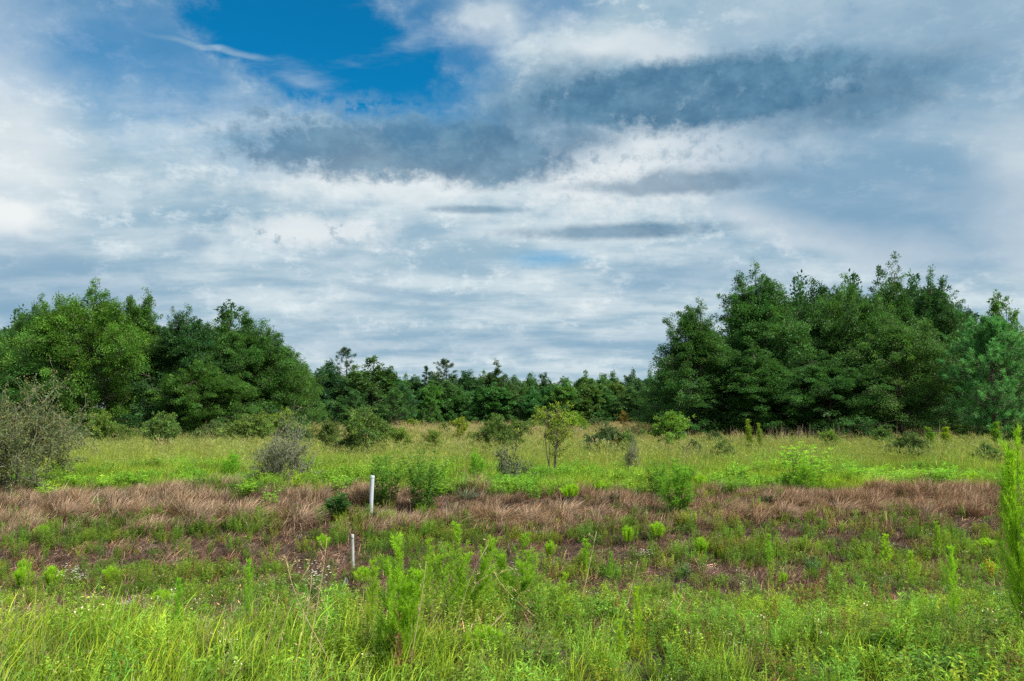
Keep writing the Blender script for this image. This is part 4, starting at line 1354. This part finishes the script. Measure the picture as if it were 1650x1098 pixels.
for a in [
    ('tussock', 800, 845, 796, 110, 'broad pinkish dead grass tussock right of the yucca'),
    ('tussock', 850, 848, 797, 90, 'upright pale-tipped dead grass tussock below the low dark-twigged bush'),
    ('tussock', 905, 838, 792, 110, 'widest drooping dead grass tussock in front of the sapling'),
    ('tussock_b', 958, 836, 796, 84, 'low dead grass tussock beside the dark green mat'),
    ('tussock_b', 1022, 832, 795, 60, 'small dark-centred dead tussock beside the light green forb'),
    ('tussock', 1258, 836, 792, 70, 'pale domed dead tussock beside the dark blue-green weed'),
    ('tussock', 1350, 828, 790, 84, 'dark-hearted dead tussock below the lime-green weed'),
    ('tussock', 1400, 826, 790, 80, 'reddish dead tussock beside the dark-hearted one'),
    ('tussock_b', 1545, 812, 782, 90, 'reddish dead tussock under the layered weed'),
    ('tussock_b', 1590, 806, 774, 70, 'highest reddish dead tussock near the very tall feathery weed'),
    ('tussock', 300, 838, 786, 110, 'grey-brown dead tussock on the bank below the low yellow-green weed'),
    ('tussock', 180, 836, 784, 90, 'grey-brown dead tussock on the bank below the light green layered weed'),
    ('tussock', 100, 838, 786, 90, 'pale dead tussock in front of the grey thicket'),
    ('tussock', 388, 842, 790, 110, 'dark-shadowed dead tussock beside the bare grey bush'),
    ('tussock', 480, 846, 792, 100, 'dead tussock between the bare grey bush and the dark rosette'),
    ('tussock_b', 640, 852, 806, 80, 'dead tussock beside the white stake'),
    ('tussock_b', 1160, 828, 790, 90, 'reddish dead tussock beside the tall dense feathery weed'),
]:
    plant(a[0], 'dead_tussock', 'grass tussock', a[1], a[2], a[3], a[4], a[5], (1, 1, 1), 'dead grass tussocks on the bank')
plant('grass_clump', 'grass_clump', 'grass tussock', 1452, 1096, 1035, 110, 'pale long-bladed grass clump at the roadside')
plant('grass_clump', 'grass_clump', 'grass tussock', 1005, 1100, 1050, 80, 'green long-bladed grass clump among the near weeds', (.7, .85, .7))


# ---- stakes and litter
def mat_plain(name, c, rough=.5):
    return mat_noise(name, [(.30, (c[0] * .55, c[1] * .48, c[2] * .38)), (.46, tuple(q * .88 for q in c)), (.75, c)], 9, rough, (1, 1, .35), .06, 8, .4)


M_WHITE = mat_plain("weathered_white_plastic", (.46, .49, .53))
M_GREYW = mat_plain("grey_weathered_wood", (.42, .44, .44), .8)


def stake(px, base_py, top_px, top_py, wid, label, mat, thick):
    x, y, z = at(px, base_py)
    zt = z_of(top_py, y)
    xt = x + (top_px - px) / F_PX * y
    w = wid / F_PX * y
    r = root('marker_stake', label, 'stake', (x, y, z))
    g = Geo()
    n = 14
    th = np.arange(n) * 2 * math.pi / n
    prof_ = [(-.3, 1), (0, 1), (.5, 1), (.965, 1), (.985, 1.0), (1.0, .93), (1.0, .72), (.97, .70)]
    v = []
    for t, s in prof_:
        c = np.array([(xt - x) * t, 0, (zt - z) * t])
        v.append(np.stack([c[0] + np.cos(th) * w / 2 * s, np.sin(th) * w / 2 * s * thick, np.full(n, c[2])], 1))
    m = len(prof_)
    v = np.concatenate(v)
    i = np.arange(m - 1)[:, None] * n + np.arange(n)[None]
    j = np.arange(m - 1)[:, None] * n + (np.arange(n)[None] + 1) % n
    q = np.stack([i, j, j + n, i + n], -1).reshape(-1, 4)
    g.add(v, np.concatenate([q.ravel(), np.arange(n) + (m - 1) * n]), np.concatenate([np.full(len(q), 4), [n]]), np.ones((len(v), 3)))
    part('shaft', g.mesh("shaft", [mat], True), r)
    cp = Geo()
    top_c = np.array([xt - x, 0, zt - z])
    ax = unit(top_c)
    cp.tube(np.array([top_c - ax * .05, top_c - ax * .004, top_c + ax * .004, top_c + ax * .008]), [w * .54, w * .54, w * .50, w * .3], 14)
    o = part('cap', cp.mesh("cap", [mat], True), r)
    return r


stake(596.5, 842, 599, 767, 6.6, 'straight white plastic marker stake standing in the dead grass', M_WHITE, 1.0)
stake(569, 918, 567, 862, 4.5, 'thin grey-white weathered stake leaning in the ditch weeds', M_GREYW, .5)


def scrap(px, py, size_px):
    x, y, z = at(px, py)
    s = size_px / F_PX * y
    rng = np.random.default_rng(9)
    n, m = 5, 7
    U, V = np.meshgrid(np.linspace(-.5, .5, n), np.linspace(0, 1, m))
    X = U * s * .55 * (.3 + .9 * V[::-1]) + rng.normal(0, .03 * s, U.shape)
    Y = np.sin(U * 5 + V * 3) * .12 * s - V * .2 * s
    Z = V * s + rng.normal(0, .03 * s, U.shape) + .03
    v = np.stack([X, Y, Z], -1).reshape(-1, 3)
    i = (np.arange(m - 1)[:, None] * n + np.arange(n - 1)[None]).ravel()
    q = np.stack([i, i + 1, i + n + 1, i + n], 1)
    me = mesh_from("scrap", v, q.ravel(), np.full(len(q), 4), None, [M_WHITE], True)
    o = bpy.data.objects.new("plastic_scrap", me)
    col.objects.link(o)
    o.location = (x, y, z)
    o.rotation_euler = (0, .2, .3)
    md = o.modifiers.new("thick", 'SOLIDIFY')
    md.thickness = .003
    o['label'], o['category'] = 'crumpled white plastic scrap caught in the ditch weeds', 'litter'


scrap(555, 948, 13)

# fallen grey branch near the pine
x, y, z = at(1560, 734)
r = root('fallen_branch', 'thin fallen grey branch slanting in the grass below the bushy pine', 'branch', (x, y, z))
g = Geo()
rngb = np.random.default_rng(3)
g.tube(curve_pts((-.7, 0, .45), (1.0, .1, .85), rngb, .03, 6), np.linspace(.03, .012, 6), 5)
g.tube(curve_pts((.2, 0, .66), (.7, .2, 1.0), rngb, .05, 4), np.linspace(.014, .006, 4), 4)
g.tube(curve_pts((-.7, 0, .46), (-.8, .05, -.1), rngb, .03, 3), np.linspace(.02, .015, 3), 4)
part('limb', g.mesh("limb", [M_GREYTWIG], True), r)


# ------------------------------------------------------------------ ground cover (instanced)
def proto(kind_geo, mat, name):
    me = kind_geo.mesh(name, [mat])
    return bpy.data.objects.new(name, me)


def blades_proto(name, seed, n, H, w, r, lean, droop, c0, c1, mat, seg=3, val=.22, hue=.1, heads=0, head_col=(.3, .22, .12), hl=.05, hw=.016):
    rng = np.random.default_rng(seed)
    g = Geo()
    a = rng.uniform(0, 6.28, n)
    q = np.sqrt(rng.uniform(0, 1, n)) * r
    base = np.stack([np.cos(a) * q, np.sin(a) * q, np.full(n, -.02)], 1)
    jv = np.exp(rng.normal(0, val, (n, 1)))
    h_ = rng.normal(0, hue, (n, 1))
    tint = np.concatenate([jv * (1 + h_), jv, jv * (1 - .5 * h_)], 1)
    g.blades(base, rng.uniform(0, 6.28, n), rng.uniform(lean[0], lean[1], n), H * rng.uniform(.5, 1.05, n), w * rng.uniform(.7, 1.3, n),
             rng.uniform(droop[0], droop[1], n), np.asarray(c0)[None] * tint, np.asarray(c1)[None] * tint, seg)
    if heads:
        b = rng.uniform(-r, r, (heads, 2))
        z = H * rng.uniform(.8, 1.25, heads)
        p0 = np.concatenate([b, np.zeros((heads, 1))], 1)
        g.blades(p0, rng.uniform(0, 6.28, heads), rng.uniform(0, .15, heads), z, w * .5, rng.uniform(0, .3, heads),
                 np.tile(np.asarray(c1) * .8, (heads, 1)), np.tile(head_col, (heads, 1)), 3)
        k = 5
        pos = np.repeat(np.concatenate([b * 1.05, z[:, None] * .93], 1), k, 0) + rng.normal(0, .03, (heads * k, 3)) * np.array([1, 1, 2.2])
        g.leaves(pos, rng.normal(0, .5, (heads * k, 3)) + np.array([0, 0, 1.0]), rng.normal(0, 1, (heads * k, 3)), hl, hw,
                 jitter_col(rng, head_col, heads * k, .08, .2))
    return proto(g, mat, name)


def weed_proto(name, seed, H, W, stems, per, ll, lw, base, mat, up=.4, flowers=0, fcol=(.8, .8, .78)):
    rng = np.random.default_rng(seed)
    g = Geo()
    P, Dr = [], []
    for i in range(stems):
        a, r = rng.uniform(0, 6.28), math.sqrt(rng.uniform(0, 1)) * W * .5
        h = H * rng.uniform(.5, 1)
        p0, p1 = np.array([math.cos(a) * r * .6, math.sin(a) * r * .6, -.02]), np.array([math.cos(a) * r, math.sin(a) * r, h])
        g.tube(np.array([p0, (p0 + p1) / 2 + rng.normal(0, .01, 3), p1]), [.003, .002, .001], 3, np.asarray(base) * .8)
        t = rng.uniform(.15, 1, per)[:, None]
        P.append(p0 + (p1 - p0) * t)
        b = rng.uniform(0, 6.28, per)
        Dr.append(np.stack([np.cos(b), np.sin(b), up + rng.normal(0, .3, per)], 1))
        if flowers and rng.random() < .6:
            m = flowers
            fp = p1 + rng.normal(0, .02, (m, 3))
            g.leaves(fp, rng.normal(0, 1, (m, 3)), rng.normal(0, .4, (m, 3)) + np.array([0, 0, 1]), .014, .012, np.tile(fcol, (m, 1)))
    P, Dr = np.concatenate(P), np.concatenate(Dr)
    n = len(P)
    g.leaves(P, Dr, np.array([0, 0, 1.0]) + rng.normal(0, .45, (n, 3)), ll * rng.uniform(.6, 1.3, n), lw * rng.uniform(.7, 1.3, n),
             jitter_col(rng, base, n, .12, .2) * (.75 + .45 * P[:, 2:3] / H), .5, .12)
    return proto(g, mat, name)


def scatter(name, label, protos, pts, scale, rot, idx, tint, tilt=.12, seed=0):
    """One object: a cloud of points on the ground, each carrying one small plant."""
    n = len(pts)
    rng = np.random.default_rng(seed + 99)
    c = bpy.data.collections.new(name + "_kinds")
    for i, p in enumerate(protos):
        p.name = "%s_%02d" % (name, i)
        c.objects.link(p)
    me = bpy.data.meshes.new(name)
    me.vertices.add(n)
    me.vertices.foreach_set('co', np.asarray(pts, np.float32).ravel())
    a = me.attributes.new("rot", 'FLOAT_VECTOR', 'POINT')
    rv = np.stack([rng.normal(0, tilt, n), rng.normal(0, tilt, n), rot], 1)
    a.data.foreach_set('vector', rv.astype(np.float32).ravel())
    a = me.attributes.new("scl", 'FLOAT_VECTOR', 'POINT')
    a.data.foreach_set('vector', np.asarray(scale, np.float32).ravel())
    a = me.attributes.new("kind_index", 'INT', 'POINT')
    a.data.foreach_set('value', idx.astype(np.int32))
    a = me.attributes.new("tint", 'FLOAT_VECTOR', 'POINT')
    a.data.foreach_set('vector', np.asarray(tint, np.float32).ravel())
    o = bpy.data.objects.new(name, me)
    col.objects.link(o)
    o['kind'] = 'stuff'
    o['label'] = label
    o['category'] = 'grass'
    ng = bpy.data.node_groups.new(name, 'GeometryNodeTree')
    ng.interface.new_socket("Geometry", in_out='INPUT', socket_type='NodeSocketGeometry')
    ng.interface.new_socket("Geometry", in_out='OUTPUT', socket_type='NodeSocketGeometry')
    gi, go = ng.nodes.new('NodeGroupInput'), ng.nodes.new('NodeGroupOutput')
    ip = ng.nodes.new('GeometryNodeInstanceOnPoints')
    ci = ng.nodes.new('GeometryNodeCollectionInfo')
    ci.inputs['Collection'].default_value = c
    ci.inputs['Separate Children'].default_value = True
    ci.inputs['Reset Children'].default_value = True
    ng.links.new(gi.outputs[0], ip.inputs['Points'])
    ng.links.new(ci.outputs[0], ip.inputs['Instance'])
    ip.inputs['Pick Instance'].default_value = True

    def attr(nm, ty):
        q = ng.nodes.new('GeometryNodeInputNamedAttribute')
        q.data_type = ty
        q.inputs['Name'].default_value = nm
        return q.outputs[0]

    ng.links.new(attr("kind_index", 'INT'), ip.inputs['Instance Index'])
    er = ng.nodes.new('FunctionNodeEulerToRotation')
    ng.links.new(attr("rot", 'FLOAT_VECTOR'), er.inputs[0])
    ng.links.new(er.outputs[0], ip.inputs['Rotation'])
    ng.links.new(attr("scl", 'FLOAT_VECTOR'), ip.inputs['Scale'])
    ng.links.new(ip.outputs[0], go.inputs[0])
    md = o.modifiers.new("plants", 'NODES')
    md.node_group = ng
    return o


def points(rng, y0, y1, dens, margin=1.22, extra=1.5):
    """Random ground points in the wedge of land in view (and a good margin), density per square metre as a function of y."""
    out = []
    ys = np.geomspace(y0, y1, 40)
    for a, b in zip(ys[:-1], ys[1:]):
        hw = b * (CX / F_PX) * margin + extra
        n = rng.poisson(2 * hw * (b - a) * dens((a + b) / 2))
        if n:
            out.append(np.stack([rng.uniform(-hw, hw, n), rng.uniform(a, b, n)], 1))
    p = np.concatenate(out)
    return p[:, 0], p[:, 1]


def finish(rng, x, y):
    return np.stack([x, y, height(x, y)], 1), rng.uniform(0, 6.28, len(x))


def tints(rng, n, base, val=.15, hue=.08):
    v = np.exp(rng.normal(0, val, (n, 1)))
    h = rng.normal(0, hue, (n, 1))
    return np.asarray(base) * np.concatenate([v * (1 + h), v, v * (1 - h)], 1)


def build_cover():
    # 1. long bright grass of the verge
    rng = np.random.default_rng(101)
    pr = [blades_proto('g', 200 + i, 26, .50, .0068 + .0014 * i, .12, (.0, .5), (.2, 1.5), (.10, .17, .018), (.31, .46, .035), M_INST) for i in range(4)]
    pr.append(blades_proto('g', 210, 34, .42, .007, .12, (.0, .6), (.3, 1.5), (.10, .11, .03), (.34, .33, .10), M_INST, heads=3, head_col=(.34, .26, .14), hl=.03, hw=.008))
    x, y = points(rng, 2.6, 9.0, lambda q: 62 if q < 6.3 else 30)
    lft = 1 / (1 + np.exp((x + 1.2) / .5))                     # grass is thick and tall towards the left
    edge = 6.4 + lft * .9 + (vnoise(x, y * 0, 1.1, 4) - .5) * 1.5
    keep = (y < edge) & (rng.random(len(x)) < 0.70 + .30 * lft + .25 * (vnoise(x, y, .7, 3) > .55))
    x, y = x[keep], y[keep]
    P, rot = finish(rng, x, y)
    n = len(x)
    lft = 1 / (1 + np.exp((x + 1.2) / .6))
    s = (.62 + .40 * lft) * rng.uniform(.65, 1.1, n) * (.75 + .5 * vnoise(x, y, .8, 8))
    idx = np.where(rng.random(n) < .10 + .25 * (vnoise(x, y, .8, 71, 2) > .6), 4, rng.integers(0, 4, n))
    t = tints(rng, n, (1, 1, 1), .22, .1) * (.7 + .65 * vnoise(x, y, .9, 21))[:, None]
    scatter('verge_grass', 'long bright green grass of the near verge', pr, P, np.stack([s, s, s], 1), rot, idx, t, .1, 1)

    # 2. leafy weeds of the verge and ditch
    rng = np.random.default_rng(102)
    pr = [weed_proto('w', 220, .34, .30, 10, 44, .032, .0085, (.15, .26, .028), M_INST),
          weed_proto('w', 221, .30, .34, 11, 40, .026, .010, (.20, .28, .028), M_INST),
          weed_proto('w', 222, .42, .26, 9, 48, .045, .006, (.14, .27, .03), M_INST, .8),
          weed_proto('w', 223, .22, .36, 12, 22, .032, .017, (.10, .20, .026), M_INST, .2),
          weed_proto('w', 224, .34, .30, 9, 22, .03, .012, (.15, .23, .06), M_INST, .5, 3),
          weed_proto('w', 225, .36, .22, 6, 24, .035, .009, (.17, .10, .045), M_INST, .7)]
    x, y = points(rng, 4.0, 24.0, lambda q: 46 if q < 9 else (32 if q < 12 else 27))
    rgt = 1 / (1 + np.exp(-(x - .3) / 1.2))
    patch = vnoise(x, y, 1.5, 31, 3)
    dens = np.where(y < 8.3 + rgt * 1.6, .30 + .55 * rgt * np.clip((y - 4.4) / 1.6, .35, 1), np.clip((patch - .43) * 5.5, .08, 1))
    dens = np.where(y > 16.2, np.clip((patch - .30) * 5, .2, 1) * np.clip((19.2 - y) / .8, .0, 1), dens)
    dens = np.where(y > 18.4, np.maximum(dens, .5 * (vnoise(x, y, .9, 47, 2) > .62)), dens)
    keep = rng.random(len(x)) < dens
    x, y = x[keep], y[keep]
    P, rot = finish(rng, x, y)
    n = len(x)
    s = rng.uniform(.55, 1.15, n) * np.where(y < 9, .95, .9)
    idx = rng.choice(6, n, p=[.25, .23, .21, .23, .04, .04])
    kn = vnoise(x, y, .9, 37, 2) + rng.normal(0, .07, n)
    pk = np.select([kn < .40, kn < .50, kn < .60], [3, 0, 2], 1)
    idx = np.where((idx < 4) & (rng.random(n) < .75), pk, idx)
    s = s * (.65 + .7 * vnoise(x, y, .8, 38, 2))
    t = tints(rng, n, (1, 1, 1), .22, .10)
    t *= np.where(y < 9.6, 1.12, .86)[:, None] * (.75 + .5 * vnoise(x, y, 1.0, 39, 2))[:, None]
    yl = np.clip(vnoise(x, y, 1.8, 33) * 2 - .8, 0, 1)[:, None]
    t = t * (1 + yl * np.array([.35, .12, -.1]))
    scatter('ditch_weeds', 'low leafy weeds covering the ditch and verge', pr, P, np.stack([s, s, s], 1), rot, idx, t, .12, 2)

    # 3. flattened brown litter of the ditch
    rng = np.random.default_rng(103)
    pr = [blades_proto('l', 230 + i, 44, .30, .0065, .14, (.3, 1.5), (.1, 1.2), (.03, .02, .015), (.27, .185, .135), M_INST_DRY, 3, val=.6) for i in range(3)]
    x, y = points(rng, 6.5, 22.0, lambda q: 34 if q < 13 else 28)
    P, rot = finish(rng, x, y)
    n = len(x)
    s = rng.uniform(.6, 1.2, n)
    scatter('dead_litter', 'flattened brown dead plant litter in the ditch', pr, P, np.stack([s, s, s * .8], 1), rot, rng.integers(0, 3, n), tints(rng, n, (.95, .88, .85), .35, .08), .25, 3)

    # 4. dead grass of the bank
    rng = np.random.default_rng(104)
    pr = [blades_proto('d', 240 + i, 60, .50, .0085, .14, (.0, .55), (.3, 1.5), (.065, .038, .025), (.36, .255, .17), M_INST_DRY, 3, val=.4) for i in range(4)]
    x, y = points(rng, 14.5, 27.5, lambda q: 30)
    lo = 17.6 + np.clip(x / 14, -1, 1) * 1.3 + (vnoise(x, y * 0, 1.6, 41, 3) - .5) * 2.6
    hi = 22.0 + (vnoise(x, y * 0 + 9, 1.8, 42, 3) - .5) * 2.6 - np.clip(x / 14, -1, 1) * .4
    gap = vnoise(x, y, 1.4, 44, 2)
    stray = (rng.random(len(x)) < .10 * (vnoise(x, y, 1.0, 46, 2) > .55)) & (y < 29) & (y > 16.3)
    keep = ((y > lo) & (y < hi) & (gap > .36)) | stray
    x, y = x[keep], y[keep]
    P, rot = finish(rng, x, y)
    n = len(x)
    s = rng.uniform(.6, 1.05, n) * (.15 + 1.6 * vnoise(x, y, 1.1, 43, 2))
    red = np.clip((x + 6) / 16, 0, 1)[:, None]
    t = tints(rng, n, (1, 1, 1), .2, .05) * (1 - red * np.array([0, .10, .10]))
    scatter('dead_grass', 'pinkish brown dead grass along the top of the bank', pr, P, np.stack([s, s, s], 1), rot, rng.integers(0, 4, n), t, .12, 4)

    # 5. green undergrowth of the near field
    rng = np.random.default_rng(105)
    pr = [blades_proto('f', 250 + i, 44, .50, .010, .20, (.0, .5), (.2, 1.0), (.10, .16, .018), (.29, .42, .035), M_INST) for i in range(3)]
    pr += [weed_proto('f', 255, .45, .5, 14, 26, .06, .022, (.15, .29, .032), M_INST),
           weed_proto('f', 256, .50, .5, 12, 26, .07, .018, (.17, .31, .035), M_INST, .6)]
    x, y = points(rng, 20.2, 46, lambda q: 17 if q < 30 else 9, 1.15, 2)
    hi = 21.3 + (vnoise(x, y * 0 + 9, 1.8, 42, 3) - .5) * 2.6
    keep = (y > hi) & (rng.random(len(x)) < np.clip((47 - y) / 14, .0, 1))
    x, y = x[keep], y[keep]
    P, rot = finish(rng, x, y)
    n = len(x)
    s = rng.uniform(.6, 1.15, n) * (.6 + .7 * vnoise(x, y, 2.5, 51, 2))
    idx = np.where(vnoise(x, y, 1.6, 52, 2) > .52, rng.integers(3, 5, n), rng.integers(0, 3, n))
    scatter('field_undergrowth', 'bright green low growth just behind the bank', pr, P, np.stack([s, s, s], 1), rot, idx, tints(rng, n, (1, 1, 1), .2, .08) * (.62 + .75 * vnoise(x, y, 2.0, 53, 3))[:, None] * (1 + (vnoise(x, y, 3.0, 54, 2)[:, None] - .5) * np.array([.5, .1, 0])), .08, 5)

    # 6. tall seeding grass of the field
    rng = np.random.default_rng(106)
    pr = [blades_proto('t', 260 + i, 34, .80, .012, .24, (.0, .28), (.1, .7), (.14, .21, .024), (.33, .39, .07), M_INST, 3, heads=4,
                       head_col=(.28, .31, .085), hl=.15, hw=.013) for i in range(4)]
    pr += [blades_proto('t', 266 + i, 26, .90, .012, .26, (.0, .2), (.1, .5), (.17, .20, .045), (.36, .33, .11), M_INST, 3, heads=6,
                        head_col=(.38, .30, .15), hl=.16, hw=.013) for i in range(2)]
    x, y = points(rng, 25, 106, lambda q: 7.5 if q < 45 else (4.6 if q < 70 else 2.6), 1.12, 3)
    keep = rng.random(len(x)) < np.clip((y - 25) / 12, .12, 1)
    x, y = x[keep], y[keep]
    P, rot = finish(rng, x, y)
    n = len(x)
    s = rng.uniform(.7, 1.15, n) * (.72 + .45 * vnoise(x, y, 5, 61, 2)) * np.where(y > 55, 1.05, .9)
    tanp = np.clip((y - 46) / 24, 0, .55) + .35 * (vnoise(x, y, 7, 62, 2) - .5)
    idx = np.where(rng.random(n) < tanp, rng.integers(4, 6, n), rng.integers(0, 4, n))
    scatter('field_grass', 'tall olive and straw-coloured grass of the open field', pr, P, np.stack([s * 1.25, s * 1.25, s], 1), rot, idx,
            tints(rng, n, (1, 1, 1), .14, .06), .06, 6)

    # 7. tall pale dead stems before the dark grove
    rng = np.random.default_rng(107)
    pr = [blades_proto('s', 270, 12, 1.9, .014, .5, (.0, .12), (.0, .25), (.30, .24, .16), (.46, .40, .32), M_INST_DRY, 3)]
    n = 90
    x = np.concatenate([rng.uniform(8, 40, 60), rng.normal(19.0, 1.0, 18), rng.normal(27, 1.5, 12)])
    y = rng.uniform(47, 53, n)
    P, rot = finish(rng, x, y)
    s = rng.uniform(.5, 1.05, n)
    scatter('dead_stems', 'pale dead weed stems standing before the dark grove', pr, P, np.stack([s, s, s], 1), rot, np.zeros(n, int), tints(rng, n, (1, .95, .95), .2, .05), .05, 7)


build_cover()
